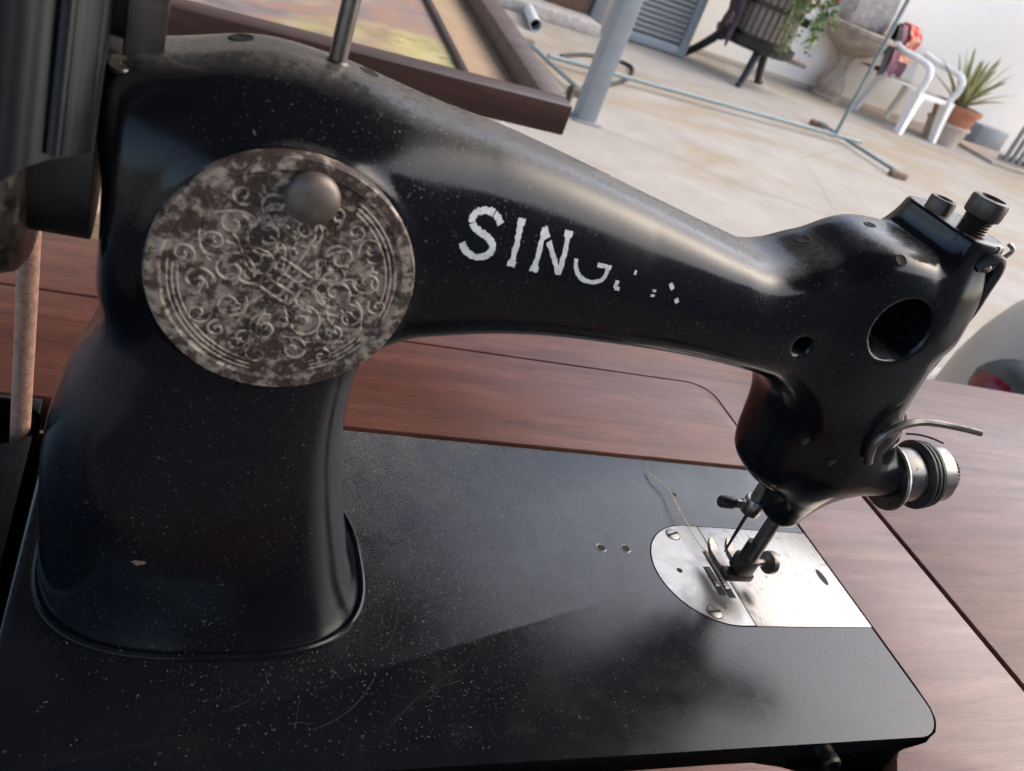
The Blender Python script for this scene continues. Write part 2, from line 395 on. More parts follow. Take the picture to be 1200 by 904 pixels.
def cast_sdf(x, y, z):
    # arm
    t = ARM_TOP(x); b = ARM_BOT(x); hy = ARM_HY(x); hz = (t - b)/2
    sv = np.clip((z - (t + b)/2)/hz, -1.1, 1.2)
    hy = hy*(1.02 - np.interp(x, [-200, -115], [0.36, 0.10])*np.maximum(sv + 0.1, 0)**1.7 - 0.10*np.maximum(-sv - 0.2, 0)**2)
    arm = (sup((y - 91)/hy, (z - (t + b)/2)/hz, 4.2) - 1)*np.minimum(hy, hz)
    arm = smax(smax(arm, np.interp(z, [120, 150, 175, 190], [-356, -357, -362, -365]) - x, 8), x + 66, 10)
    # pillar
    x0 = PIL_X0(z); x1 = PIL_X1(z); hx = (x1 - x0)/2; hy = PIL_HY(z)
    pil = (sup((x - (x0 + x1)/2)/hx, (y - 91)/hy, 2.9) - 1)*np.minimum(hx, hy)
    pil = smax(smax(pil, z - 176, 22), -z - 4.0, 1)
    boss = smax(np.hypot(x + 311.7, z - 140.0) - 33.6, 61.0 - y, 2.0)
    boss = np.maximum(boss, y - 90)
    f = smin(smin(arm, pil, 12), boss, 5)
    # head
    x0 = HEAD_X0(z); x1 = HEAD_X1(z); hx = (x1 - x0)/2; hy = HEAD_HY(z)
    hd = (sup((x - (x0 + x1)/2)/hx, (y - 91)/hy, 2.7) - 1)*np.minimum(hx, hy)
    hd = smax(smax(hd, z - 180, 14), 62 - z, 12)
    fun_h = np.interp(z, [38, 50, 62, 80, 110], [8.5, 10.5, 13.5, 20, 24])
    fun = (sup((x + 68.5)/(fun_h*0.85), (y - 87)/fun_h, 2.4) - 1)*fun_h
    fun = smax(smax(fun, 44 - z, 3), z - 110, 10)
    hd = smin(hd, fun, 10)
    # raised cap on the head
    ch = np.interp(z, [150, 180, 198], [24, 21, 19.5])
    cap = (sup((x + 69.5)/(ch*0.62), (y - 92)/ch, 4) - 1)*ch
    cap = smax(smax(cap, z - 192.5, 2.0), 150 - z, 8)
    wx = x + 66.0; tt = np.clip(((x + 66)*24 + (y - 80)*-8 + (z - 85)*1)/641.0, 0, 1)
    lob = np.sqrt((x + 66 - 24*tt)**2 + (y - 80 + 8*tt)**2 + (z - 85 - 1*tt)**2) - (15 - 4*tt)
    lob = smax(lob, x + 41.5, 2)
    hd = smin(hd, lob, 9)
    f = smin(f, hd, np.interp(z, [112, 155], [18.0, 14.0]))
    f = smin(f, cap, 9)
    # openings
    f = smax(f, -np.maximum(np.hypot(x + 92, z - 155.5) - 12.4, y - 96), 1.6)
    f = smax(f, -np.maximum(np.hypot(x + 128.5, z - 141.5) - 3.8, y - 80), 1.2)
    return f
OIL_HOLES = [(-329.6, 94.6, 187.7, 3.6), (-295.5, 95, 186.6, 3.0), (-128.3, 95, 171.7, 2.8), (-104, 94, 181.9, 2.5), (-103.5, 72.5, 178.8, 2.6)]

def mesh_sdf(fn, lo, hi, h):
    n = [int(math.ceil((hi[i] - lo[i])/h)) + 1 for i in range(3)]
    ax = [lo[i] + h*np.arange(n[i]) for i in range(3)]
    F = np.empty(n, np.float32)
    for i in range(n[0]):
        Y, Z = np.meshgrid(ax[1], ax[2], indexing='ij')
        F[i] = fn(np.full_like(Y, ax[0][i]), Y, Z)
    S = F < 0
    c = np.zeros([k - 1 for k in n], np.int8)
    for dx in (0, 1):
        for dy in (0, 1):
            for dz in (0, 1):
                c += S[dx:n[0]-1+dx, dy:n[1]-1+dy, dz:n[2]-1+dz]
    act = (c > 0) & (c < 8)
    idx = -np.ones(act.shape, np.int64); ii = np.argwhere(act); idx[act] = np.arange(len(ii))
    V = np.stack([ax[k][0] + h*(ii[:, k] + 0.5) for k in range(3)], 1)
    for it in range(6):
        g = np.stack([(fn(*(V + e).T) - fn(*(V - e).T))/0.6 for e in (np.eye(3)*0.3)], 1)
        f = fn(*V.T)
        st = (f/np.maximum((g*g).sum(1), 0.05))[:, None]*g
        L = np.linalg.norm(st, axis=1, keepdims=True)
        V -= st*np.minimum(1, 0.9*h/np.maximum(L, 1e-9))
    quads = []
    for a, (b, d) in enumerate(((1, 2), (2, 0), (0, 1))):
        s0 = np.take(S, range(n[a]-1), a); s1 = np.take(S, range(1, n[a]), a)
        e = np.argwhere(s0 != s1)
        e = e[(e[:, b] > 0) & (e[:, d] > 0) & (e[:, b] < n[b]-1) & (e[:, d] < n[d]-1)]
        fl = s0[tuple(e.T)]
        o = [e.copy() for _ in range(4)]
        o[0][:, b] -= 1; o[0][:, d] -= 1; o[1][:, d] -= 1; o[3][:, b] -= 1
        q = np.stack([idx[tuple(k.T)] for k in o], 1)
        q[~fl] = q[~fl][:, ::-1]
        quads.append(q)
    return V, np.concatenate(quads)
# ================================================================ THE SETTING
FZ = -0.76
bm = BM(); quad(bm, (-60, -60, FZ), (60, -60, FZ), (60, 60, FZ), (-60, 60, FZ))
tag(obj('ground', bm, MAT['concrete'], None, False), kind='structure')

# courtyard wall
w = thing('courtyard_wall', (9, 7.3, FZ), 'long white plastered courtyard wall behind the fountain and the chair', 'wall')
bm = BM(); box(bm, (3.62, 7.2, FZ), (15, 7.42, 3.2)); obj('wall_face', bm, MAT['white_plaster'], w, False)
bm = BM(); box(bm, (7.36, 7.02, FZ), (7.76, 7.198, -0.54), 0.006); obj('grey_base_block', bm, MAT['grey_paint'], w, True)
bm = BM(); box(bm, (6.95, 6.30, FZ), (15, 7.018, FZ + 0.035), 0.006); obj('kerb', bm, MAT['pot_stone'], w, True)
bm = BM(); box(bm, (3.62, 7.185, FZ), (6.94, 7.199, FZ + 0.05), 0.004); obj('skirting', bm, MAT['tan_plaster'], w, True)

# house front
w = thing('house_facade', (1.0, 6.8, FZ), 'tan house wall with brown door and grey step at the top edge', 'house')
bm = BM(); box(bm, (-4, 6.75, FZ), (3.618, 6.95, 3.2)); box(bm, (3.42, 6.951, FZ), (3.616, 7.6, 3.2)); obj('wall_face', bm, MAT['tan_plaster'], w, False)
d = None
bm = BM(); box(bm, (1.72, 6.69, FZ + 0.095), (2.60, 6.748, 1.35), 0.006); d = obj('door', bm, MAT['door_brown'], w)
for x0, x1, z0, z1 in ((1.82, 2.12, -0.5, 0.2), (2.20, 2.50, -0.5, 0.2), (1.82, 2.12, 0.3, 1.2), (2.20, 2.50, 0.3, 1.2)):
    bm = BM(); box(bm, (x0, 6.672, z0), (x1, 6.689, z1), 0.01); obj('panel', bm, MAT['door_brown'], d)
bm = BM(); box(bm, (2.64, 6.66, FZ), (2.74, 6.748, 1.45), 0.005); obj('door_jamb', bm, MAT['grey_paint_dark'], w)
bm = BM(); box(bm, (1.2, 6.36, FZ), (2.63, 6.688, FZ + 0.09), 0.012); obj('step', bm, MAT['stone_grey'], w)

# louvred shutter
w = thing('louvred_shutter', (3.3, 6.68, FZ), 'grey louvred metal shutter door standing beside the slatted press', 'shutter')
bm = BM()
for lo, hi in (((2.90, 6.655, FZ+0.01), (2.965, 6.715, 1.3)), ((3.49, 6.655, FZ+0.01), (3.56, 6.715, 1.3)), ((2.966, 6.66, FZ+0.01), (3.489, 6.71, FZ+0.085)), ((2.966, 6.66, 1.22), (3.489, 6.71, 1.3))):
    box(bm, lo, hi, 0.005)
obj('frame', bm, MAT['grey_paint'], w)
bm = BM(); M_ = Matrix.Rotation(R(-38), 4, 'X'); box(bm, (2.967, -0.006, -0.024), (3.488, 0.006, 0.024), 0.002, 1, M_)
sl = obj('slat', bm, MAT['shutter_grey'], None); me = sl.data; bpy.data.objects.remove(sl)
z = FZ + 0.125
while z < 1.2:
    o = link_mesh('slat', me, w); o.location = Vector((0, 6.685, z)) - ORG[w.name]; z += 0.041

# gate bars at the right edge
w = thing('barred_gate', (7.6, 6.42, FZ), 'grey gate of upright bars at the right edge beside the kerb', 'gate')
for z_ in (FZ+0.05, 0.9):
    bm = BM(); box(bm, (7.12, 6.40, z_), (8.5, 6.44, z_+0.05), 0.004); obj('rail', bm, MAT['grey_paint'], w)
bm = BM(); box(bm, (-0.02, -0.015, 0), (0.02, 0.015, 1.56), 0.004)
sl = obj('bar', bm, MAT['grey_paint_dark'], None); me = sl.data; bpy.data.objects.remove(sl)
for k in range(14):
    o = link_mesh('bar', me, w); o.location = Vector((7.16 + 0.092*k, 6.38, FZ + 0.06)) - ORG[w.name]

# unseen porch roof, wall and floor, shaped to darken reflections in the machine
w = thing('porch', (-0.4, 0, FZ), 'unseen dark porch roof on posts, shaped to darken reflections in the machine bed', 'porch')
bm = BM(); box(bm, (-1.9, -2.9, 1.75), (0.62, 3.6, 1.87)); obj('roof', bm, MAT['roof_under'], w, False)
bm = BM(); box(bm, (-0.30, -3.2, FZ+0.021), (4.6, -2.92, 3.3)); obj('unseen_dark_wall', bm, MAT['porch_plaster'], w, False)  # unseen wall, placed and sized to keep reflections in the arm dark
bm = BM(); box(bm, (-1.9, -4.5, FZ), (4.0, -0.15, FZ+0.02)); obj('unseen_dark_floor', bm, MAT['roof_under'], w, False)  # unseen floor added so the pillar and arm reflect something dark
for x_, y_ in ((-1.8, 3.5), (-1.8, -2.5)):
    bm = BM(); box(bm, (x_-0.05, y_-0.05, FZ), (x_+0.05, y_+0.05, 1.748), 0.005); obj('post', bm, MAT['grey_paint'], w)

# steel post
w = thing('steel_post', (1.577, 3.885, FZ), 'tall square grey steel post behind the framed painting', 'post')
bm = BM(); box(bm, (1.529, 3.836, FZ), (1.626, 3.934, 1.658), 0.006); obj('shaft', bm, MAT['grey_paint'], w)
bm = BM(); box(bm, (1.50, 3.81, FZ), (1.655, 3.96, FZ+0.008), 0.002); obj('base_plate', bm, MAT['grey_paint_dark'], w)

# hose loop
def spline(pts, n=8):
    P_ = [Vector(p) for p in pts]; out = []
    for i in range(len(P_)-1):
        a, b, c, d_ = P_[max(i-1, 0)], P_[i], P_[i+1], P_[min(i+2, len(P_)-1)]
        for k in range(n):
            t = k/n
            out.append(0.5*((2*b) + (-a+c)*t + (2*a-5*b+4*c-d_)*t*t + (-a+3*b-3*c+d_)*t**3))
    out.append(P_[-1]); return out
bm = BM(); hz = FZ + 0.014
tube(bm, spline([(1.50, 3.98, hz+0.10), (1.56, 4.10, hz), (1.70, 4.36, hz), (1.90, 4.62, hz), (2.13, 4.84, hz), (2.36, 5.12, hz), (2.52, 5.41, hz), (2.57, 5.57, hz), (2.48, 5.62, hz), (2.2, 5.5, hz), (1.9, 5.2, hz)]), 0.013, 8)
o = obj('garden_hose', bm, MAT['black_rubber'], None, at=(1.9, 4.6, FZ)); tag(o, 'thin black hose looping across the floor behind the steel post', 'hose')

# pvc pipe
bm = BM()
A = Vector((1.90, 5.79, FZ+0.045)); B = Vector((2.02, 6.36, FZ+0.045)); u, v_, d_ = frame_of(B-A)
lathe(bm, [(0.032, 0.12), (0.040, 0.0), (0.040, 0.0), (0.043, 0.0), (0.043, 0.07), (0.0385, 0.075), (0.0385, 0.56), (0.032, 0.56), (0.032, 0.12)], A, B-A, 24)
o = obj('drain_pipe', bm, MAT['pvc'], None, at=tuple(A)); tag(o, 'short white plastic drain pipe lying on the floor beyond the painting', 'pipe')
bm = BM(); lathe(bm, [(0.0, 0.13), (0.0315, 0.13)], A, B-A, 24); q = obj('pipe_inside', bm, MAT['recess_shade'], None); q.parent = o; q.location = -ORG[o.name]

# clothes rack
w = thing('clothes_rack', (3.1, 5.05, FZ), 'pale green metal clothes rack with thin pole on long floor bar', 'clothes rack')
RZ = FZ + 0.05
bm = BM(); tube(bm, [(1.70, 4.905, RZ), (4.40, 5.185, RZ)], 0.014, 10); obj('floor_bar', bm, MAT['rack_green'], w)
for xc, yc in ((4.27, 5.17), (1.68, 4.90)):
    bm = BM(); tube(bm, [(xc-0.03, yc+0.36, RZ-0.014), (xc+0.03, yc-0.58, RZ-0.014)], 0.013, 10); obj('cross_foot', bm, MAT['rack_green'], w)
    for yy, xx in ((yc+0.36, xc-0.03), (yc-0.58, xc+0.03)):
        bm = BM(); box(bm, (xx-0.075, yy-0.022, FZ), (xx+0.075, yy+0.022, FZ+0.045), 0.008); obj('foot_cap', bm, MAT['rust_cap'], w)
for x_, y_ in ((4.12, 5.156), (2.16, 4.953)):
    bm = BM(); tube(bm, [(x_, y_, RZ), (x_, y_, 0.95)], 0.0145, 12); obj('pole', bm, MAT['rack_green'], w)
bm = BM(); tube(bm, [(2.0, 4.94, 0.95), (4.28, 5.17, 0.95)], 0.0125, 10); obj('hanging_rail', bm, MAT['rack_green'], w)

# slatted wine press
px, py = 4.03, 6.50
w = thing('wine_press', (px, py, FZ), 'old wooden slatted press basket on black iron legs against the wall', 'press')
bz = -0.44
bm = BM(); lathe(bm, [(0.0, -0.045), (0.30, -0.045), (0.335, -0.02), (0.345, 0.035), (0.33, 0.035), (0.315, 0.0), (0.0, 0.0)], (px, py, bz), (0, 0, 1), 40); obj('basin', bm, MAT['black_iron'], w)
bm = BM(); M_ = Matrix.Translation((px, py, bz)) @ Matrix.Rotation(R(-22), 4, 'Z'); box(bm, (0.20, -0.07, -0.05), (0.47, 0.07, -0.012), 0.006, 2, M_); obj('spout_board', bm, MAT['grey_wood'], w)
bm = BM(); box(bm, (-0.022, -0.009, 0), (0.022, 0.009, 0.62), 0.004, 1)
sl = obj('slat', bm, MAT['grey_wood'], None); me = sl.data; bpy.data.objects.remove(sl)
for k in range(30):
    a = 2*math.pi*k/30; o = link_mesh('slat', me, w)
    o.location = Vector((px + 0.262*math.cos(a), py + 0.262*math.sin(a), bz + 0.006)) - ORG[w.name]; o.rotation_euler = (0, 0, a + math.pi/2)
bm = BM(); lathe(bm, [(0.235, 0.0), (0.235, 0.61)], (px, py, bz+0.005), (0, 0, 1), 32); obj('basket_inside', bm, MAT['black_iron'], w)
for h in (0.03, 0.28, 0.56):
    bm = BM(); lathe(bm, [(0.274, 0), (0.281, 0), (0.281, 0.035), (0.274, 0.035), (0.274, 0)], (px, py, bz+h), (0, 0, 1), 36); obj('hoop', bm, MAT['steel_dark'], w)
bm = BM(); tube(bm, [(px+0.22, py-0.17, bz+0.27), (px+0.27, py-0.21, bz+0.27)], 0.034, 12); obj('hoop_bolt', bm, MAT['black_iron'], w)
for lx, ly, tx, ty in ((3.87, 6.19, 3.96, 6.28), (4.32, 6.63, 4.22, 6.58), (3.62, 6.84, 3.80, 6.66)):
    bm = BM(); pts = spline([(tx, ty, bz-0.03), (tx+(lx-tx)*0.35, ty+(ly-ty)*0.35, bz-0.15), (tx+(lx-tx)*0.75, ty+(ly-ty)*0.75, FZ+0.06), (lx, ly, FZ+0.012), (lx+(lx-tx)*0.5, ly+(ly-ty)*0.5, FZ+0.012)], 6)
    tube(bm, pts, [0.038 - 0.014*i/(len(pts)-1) for i in range(len(pts))], 8); obj('leg', bm, MAT['black_iron'], w)
# cloth hanging on the press
def drape(name, mat, label, grid, parent=None, thick=0.008):
    bm = BM(); rows = [[bm.verts.new(p) for p in r] for r in grid]
    for a, b in zip(rows, rows[1:]):
        for k in range(len(a)-1): bm.faces.new((a[k], a[k+1], b[k+1], b[k]))
    bmesh.ops.recalc_face_normals(bm, faces=bm.faces)
    bmesh.ops.solidify(bm, geom=bm.faces[:], thickness=thick)
    o = obj(name, bm, MAT[mat], parent, True, 1, 60, at=None if parent else grid[0][0])
    return o
g = [[(3.66 + 0.02*i + 0.012*math.sin(j*1.7), 6.32 - 0.02*math.sin(j*2+i) + 0.05*i - 0.10*math.sin(i/6*math.pi), 0.02 - 0.075*j - 0.02*math.sin(i*1.3)) for i in range(8)] for j in range(8)]
tag(drape('dark_rag', 'cloth_plum', '', g), 'dark plum cloth hanging on the left side of the slatted press', 'cloth')

# trailing plant
w = thing('trailing_plant', (4.12, 6.25, 0.05), 'trailing green plant with red flowers hanging over the slatted press', 'plant')
rnd = random.Random(3)
lg, ll = BM(), BM(); stems = BM()
def leaf(bm, p, s, rnd):
    a = rnd.uniform(0, 6.28); t = rnd.uniform(-0.9, 0.5); d1 = Vector((math.cos(a)*math.cos(t), math.sin(a)*math.cos(t), math.sin(t)))
    u, v2, _ = frame_of(d1); sd = (u*math.cos(a*2) + v2*math.sin(a*2))*s*0.34
    n_ = d1.cross(sd).normalized()*s*0.10
    p = Vector(p); m1 = p + d1*s*0.5
    a0, a1, b0, b1 = bm.verts.new(p), bm.verts.new(p + d1*s), bm.verts.new(m1 + sd + n_), bm.verts.new(m1 - sd + n_); c0 = bm.verts.new(m1 - n_*0.3)
    for q in ((a0, b0, c0), (b0, a1, c0), (a1, b1, c0), (b1, a0, c0)): bm.faces.new(q)
for k, (x0, y0, dx, ln) in enumerate(((3.98, 6.16, 0.06, 0.50), (4.02, 6.17, 0.10, 0.42), (4.16, 6.20, 0.16, 0.38), (4.22, 6.22, 0.13, 0.42), (4.26, 6.24, 0.10, 0.36), (4.30, 6.26, 0.07, 0.26), (4.34, 6.25, 0.12, 0.22), (4.10, 6.18, 0.02, 0.22))):
    pts = [(x0 + dx*t + 0.02*math.sin(9*t + k), y0 - 0.03*t, 0.14 - ln*t*1.15) for t in [i/14 for i in range(15)]]
    tube(stems, pts, 0.0035, 5)
    for p in pts:
        for q in range(4):
            pp = (p[0] + rnd.gauss(0, 0.022), p[1] + rnd.gauss(0, 0.02), p[2] + rnd.gauss(0, 0.018))
            leaf(lg if rnd.random() < 0.6 else ll, pp, rnd.uniform(0.028, 0.05), rnd)
for q in range(420):
    a = rnd.uniform(0, 6.28); r_ = 0.27*math.sqrt(rnd.random())
    leaf(lg if rnd.random() < 0.6 else ll, (4.1 + r_*math.cos(a)*1.1, 6.35 + r_*math.sin(a)*0.8, 0.22 + rnd.gauss(0, 0.05)), rnd.uniform(0.035, 0.06), rnd)
obj('stem', stems, MAT['leaf_light'], w)
tag(obj('foliage', lg, MAT['leaf_green'], w, False), kind='stuff'); tag(obj('young_foliage', ll, MAT['leaf_light'], w, False), kind='stuff')
for k in range(11):
    c = (4.02 + rnd.uniform(-0.06, 0.33), 6.13 + rnd.uniform(-0.01, 0.06), rnd.uniform(-0.12, 0.15)); bm = BM()
    for q in range(6): leaf(bm, c, 0.034, rnd)
    obj('flower', bm, MAT['flower_red'], w, False)

# stone fountain
fx, fy = 5.38, 7.05
w = thing('stone_fountain', (fx, fy, FZ), 'weathered stone pedestal fountain with shell basin against the white wall', 'fountain')
wb = lambda k, h: 1 + 0.025*math.sin(k*1.9 + h*31) + 0.02*math.sin(k*0.7 - h*17)
bm = BM(); lathe(bm, [(0, 0), (0.14, 0), (0.145, 0.03), (0.105, 0.045), (0.125, 0.08), (0.134, 0.13), (0.115, 0.19), (0.075, 0.25), (0.062, 0.30), (0.066, 0.36), (0.095, 0.42), (0.0, 0.44)], (fx, fy, FZ), (0, 0, 1), 32, wob=wb); obj('pedestal', bm, MAT['stone'], w)
bm = BM(); lathe(bm, [(0.0, 0.425), (0.11, 0.425), (0.16, 0.455), (0.24, 0.50), (0.295, 0.56), (0.315, 0.62), (0.335, 0.63), (0.338, 0.665), (0.32, 0.675), (0.29, 0.655), (0.2, 0.60), (0, 0.57)], (fx, fy-0.02, FZ), (0, 0, 1), 40, wob=lambda k, h: 1 + 0.02*math.cos(k*math.pi/2.5) + 0.008*math.sin(k*1.3 + h*20)); obj('basin', bm, MAT['stone'], w)
bm = BM()
prof = [(-0.21, 0.0), (-0.24, 0.10), (-0.19, 0.2), (-0.17, 0.30), (-0.22, 0.40), (-0.16, 0.55), (0, 0.62), (0.16, 0.55), (0.22, 0.40), (0.17, 0.30), (0.19, 0.2), (0.24, 0.10), (0.21, 0.0)]
prism(bm, [(a, b) for a, b in prof], -0.05, 0.10, 0.03, 3, Matrix.Translation((fx, fy+0.02, FZ+0.665)) @ Matrix.Rotation(R(90), 4, 'X')); obj('back_shell', bm, MAT['stone_grey'], w)

# white plastic chair
cx, cy = 5.99, 6.70
w = thing('plastic_chair', (cx, cy, FZ), 'white plastic garden armchair by the wall with clothes over its back', 'chair')
CM = Matrix.Translation((cx, cy, FZ)) @ Matrix.Rotation(R(13), 4, 'Z') @ Matrix.Scale(0.93, 4)
def cv(x, y, z): return CM @ Vector((x, y, z))
def cobj(name, bm): return obj(name, bm, MAT['white_plastic'], w)
bm = BM(); ns = 9
for sgn in (1, -1):
    pass
top = [[bm.verts.new(cv(-0.25 + 0.5*i/8, -0.25 + 0.5*j/8, 0.405 - 0.02*math.sin(math.pi*i/8)*math.sin(math.pi*min(1, j/7)) - (0.015 if j == 0 else 0))) for i in range(9)] for j in range(9)]
for a, b in zip(top, top[1:]):
    for k in range(8): bm.faces.new((a[k], a[k+1], b[k+1], b[k]))
bmesh.ops.solidify(bm, geom=bm.faces[:], thickness=0.012); cobj('seat', bm)
bm = BM(); box(bm, (-0.26, -0.265, 0.355), (0.26, -0.25, 0.402), 0.005, 2, CM); cobj('seat_apron', bm)
for sx in (-1, 1):
    bm = BM(); secs = []
    for t, (x_, y_, z_, wx, wy) in enumerate(((0.30, -0.29, 0.0, 0.028, 0.034), (0.275, -0.262, 0.22, 0.036, 0.045), (0.262, -0.245, 0.40, 0.046, 0.055))):
        secs.append([bm.verts.new(cv(sx*(x_ + a*wx), y_ + b*wy, z_)) for a, b in ((-1, -1), (1, -1), (1, 1), (-1, 1))])
    for a, b in zip(secs, secs[1:]):
        for k in range(4): bm.faces.new((a[k], a[(k+1) % 4], b[(k+1) % 4], b[k]))
    bm.faces.new(secs[0]); bm.faces.new(secs[-1]); cobj('leg', bm)
    bm = BM(); secs = []
    for (x_, y_, z_, wx, wy) in ((0.27, 0.33, 0.0, 0.02, 0.026), (0.25, 0.28, 0.22, 0.024, 0.03), (0.24, 0.25, 0.40, 0.028, 0.034)):
        secs.append([bm.verts.new(cv(sx*(x_ + a*wx), y_ + b*wy, z_)) for a, b in ((-1, -1), (1, -1), (1, 1), (-1, 1))])
    for a, b in zip(secs, secs[1:]):
        for k in range(4): bm.faces.new((a[k], a[(k+1) % 4], b[(k+1) % 4], b[k]))
    bm.faces.new(secs[0]); bm.faces.new(secs[-1]); cobj('leg', bm)
    bm = BM(); pts = spline([cv(sx*0.265, -0.25, 0.40), cv(sx*0.285, -0.27, 0.55), cv(sx*0.29, -0.22, 0.635), cv(sx*0.295, -0.08, 0.66), cv(sx*0.285, 0.12, 0.67), cv(sx*0.26, 0.27, 0.70)], 6)
    tube(bm, pts, 0.031, 10); cobj('armrest', bm)
bm = BM(); rows = []
for j in range(9):
    t = j/8; zz = 0.40 + 0.42*t; hw = 0.235 + 0.03*t
    rows.append([bm.verts.new(cv(hw*(-1 + 2*i/10), 0.245 + 0.075*t + 0.045*(1 - (i/5-1)**2), zz - (0.05*(i/5-1)**4 if j == 8 else 0))) for i in range(11)])
for a, b in zip(rows, rows[1:]):
    for k in range(10): bm.faces.new((a[k], a[k+1], b[k+1], b[k]))
bmesh.ops.solidify(bm, geom=bm.faces[:], thickness=0.014); cobj('backrest', bm)

# clothes over the chair back: black, mauve, red floral
def hang(x0, x1, front, back, off, seed):
    r_ = random.Random(seed); ph = r_.uniform(0, 6); g = []
    prof = [(-0.02 - off, 0.83 - front)]
    n = 7
    for k in range(n): prof.append((-0.025 - off - 0.012*math.sin(k*1.1+ph), 0.83 - front*(1 - k/n)))
    prof += [(0.0, 0.845 + off), (0.03 + off, 0.85 + off), (0.055 + off, 0.83)]
    for k in range(1, n): prof.append((0.065 + off, 0.83 - back*k/n))
    for i in range(9):
        x = x0 + (x1-x0)*i/8; bow = 0.045*(1 - (x/0.25)**2)
        g.append([tuple(cv(x + 0.006*math.sin(q*0.9 + i), 0.295 + bow + dy + 0.008*math.sin(i*1.4 + q*0.35 + ph), zz)) for q, (dy, zz) in enumerate(prof)])
    return g
tag(drape('black_garment', 'cloth_black', '', hang(-0.46, -0.18, 0.44, 0.3, 0.012, 1)), 'black garment hanging over the left corner of the white chair', 'clothing')
tag(drape('mauve_garment', 'cloth_mauve', '', hang(-0.24, 0.08, 0.42, 0.25, 0.03, 2)), 'mauve garment hanging over the middle of the white chair back', 'clothing')
tag(drape('floral_cloth', 'cloth_floral', '', hang(-0.13, 0.08, 0.27, 0.2, 0.052, 3)), 'red floral cloth on top of the mauve garment on the chair', 'cloth')

# agave in pot
ax_, ay = 6.53, 6.64
w = thing('potted_agave', (ax_, ay, FZ), 'striped agave in a terracotta pot with stone base beside the chair', 'potted plant')
bm = BM(); lathe(bm, [(0, 0), (0.165, 0), (0.185, 0.10), (0.20, 0.17), (0.215, 0.175), (0.215, 0.20), (0.0, 0.20)], (ax_, ay, FZ), (0, 0, 1), 36); obj('pot_base', bm, MAT['pot_stone'], w)
bm = BM(); lathe(bm, [(0, 0.201), (0.185, 0.201), (0.21, 0.30), (0.215, 0.315), (0.232, 0.317), (0.238, 0.365), (0.215, 0.367), (0.205, 0.34), (0, 0.335)], (ax_, ay, FZ), (0, 0, 1), 36); obj('pot', bm, MAT['terracotta'], w)
bm = BM(); lathe(bm, [(0.21, 0.345), (0.17, 0.358), (0.08, 0.366), (0, 0.37)], (ax_, ay, FZ), (0, 0, 1), 24, wob=lambda k, h: 1); obj('soil', bm, MAT['soil'], w)
rnd = random.Random(11)
for k in range(26):
    a = k*2.39996 + rnd.uniform(-0.2, 0.2); tilt = 0.16 + 0.95*(k/26)**1.1; L = rnd.uniform(0.44, 0.58)*(1 - 0.12*(k/26)); wd = rnd.uniform(0.036, 0.046)
    bm = BM(); p = Vector((ax_, ay, FZ+0.355)) + Vector((math.cos(a), math.sin(a), 0))*0.035; rows = []; n = 9; ang = tilt
    for j in range(n+1):
        t = j/n; d_ = Vector((math.cos(a)*math.sin(ang), math.sin(a)*math.sin(ang), math.cos(ang))); sd = Vector((-math.sin(a), math.cos(a), 0)); nn = sd.cross(d_)
        hw = wd*(0.75 + 0.6*t - 1.32*t**2.2) if t < 1 else 0.001; hw = max(hw, 0.001)
        rows.append([bm.verts.new(p + sd*hw*c_ + nn*(abs(c_)**2*hw*0.35)*(-1)) for c_ in (-1, -0.5, 0, 0.5, 1)])
        p = p + d_*(L/n); ang += (0.035 if k > 12 else 0.012)
    for r0, r1 in zip(rows, rows[1:]):
        for q in range(4):
            f = bm.faces.new((r0[q], r0[q+1], r1[q+1], r1[q])); f.material_index = 1 if q in (0, 3) else 0
    obj('leaf', bm, [MAT['agave_green'], MAT['agave_yellow']], w)

# framed painting on a white side table
w = thing('framed_painting', (-0.05, 1.2, -0.04), 'framed painting with tan mat and dark brown moulding lying flat behind the machine', 'painting')
FO = Vector((0.137, 0.903, 0.0)); fu = Vector((1, -0.03, 0.03)).normalized(); fv = Vector((0.01, 1, 0.068)).normalized(); fw = fu.cross(fv).normalized()
FM = Matrix(((fu.x, fv.x, fw.x, FO.x), (fu.y, fv.y, fw.y, FO.y), (fu.z, fv.z, fw.z, FO.z), (0, 0, 0, 1)))
FW, FH, TH, MW = 0.86, 0.72, 0.040, 0.036
def frail(name, lo, hi, mat, bev=0.0015):
    bm = BM(); box(bm, lo, hi, bev, 2, FM); return obj(name, bm, MAT[mat], w)
frail('moulding', (-FW, 0, -TH), (0, MW, 0), 'frame_wood'); frail('moulding', (-FW, FH-MW, -TH), (0, FH, 0), 'frame_wood')
frail('moulding', (-MW, MW+0.0005, -TH), (0, FH-MW-0.0005, -0.0002), 'frame_wood_side'); frail('moulding', (-FW, MW+0.0005, -TH), (-FW+MW, FH-MW-0.0005, -0.0002), 'frame_wood_side')
a = MW + 0.072
for lo, hi in (((-FW+MW, MW, -0.038), (-MW, a, -0.032)), ((-FW+MW, FH-a, -0.038), (-MW, FH-MW, -0.032)), ((-a, a, -0.038), (-MW, FH-a, -0.032)), ((-FW+MW, a, -0.038), (-FW+a, FH-a, -0.032))):
    frail('mat_board', lo, hi, 'matboard', 0.001)
for lo, hi in (((-FW+a, a, -0.038), (-a, a+0.009, -0.028)), ((-FW+a, FH-a-0.009, -0.038), (-a, FH-a, -0.028)), ((-a-0.009, a+0.009, -0.038), (-a, FH-a-0.009, -0.028)), ((-FW+a, a+0.009, -0.038), (-FW+a+0.009, FH-a-0.009, -0.028))):
    frail('inner_lip', lo, hi, 'frame_wood', 0.001)
frail('canvas', (-FW+a+0.008, a+0.008, -0.039), (-a-0.008, FH-a-0.008, -0.036), 'painting', 0.0)
w = thing('side_table', (-0.3, 1.3, FZ), 'white side table under the framed painting behind the machine', 'table')
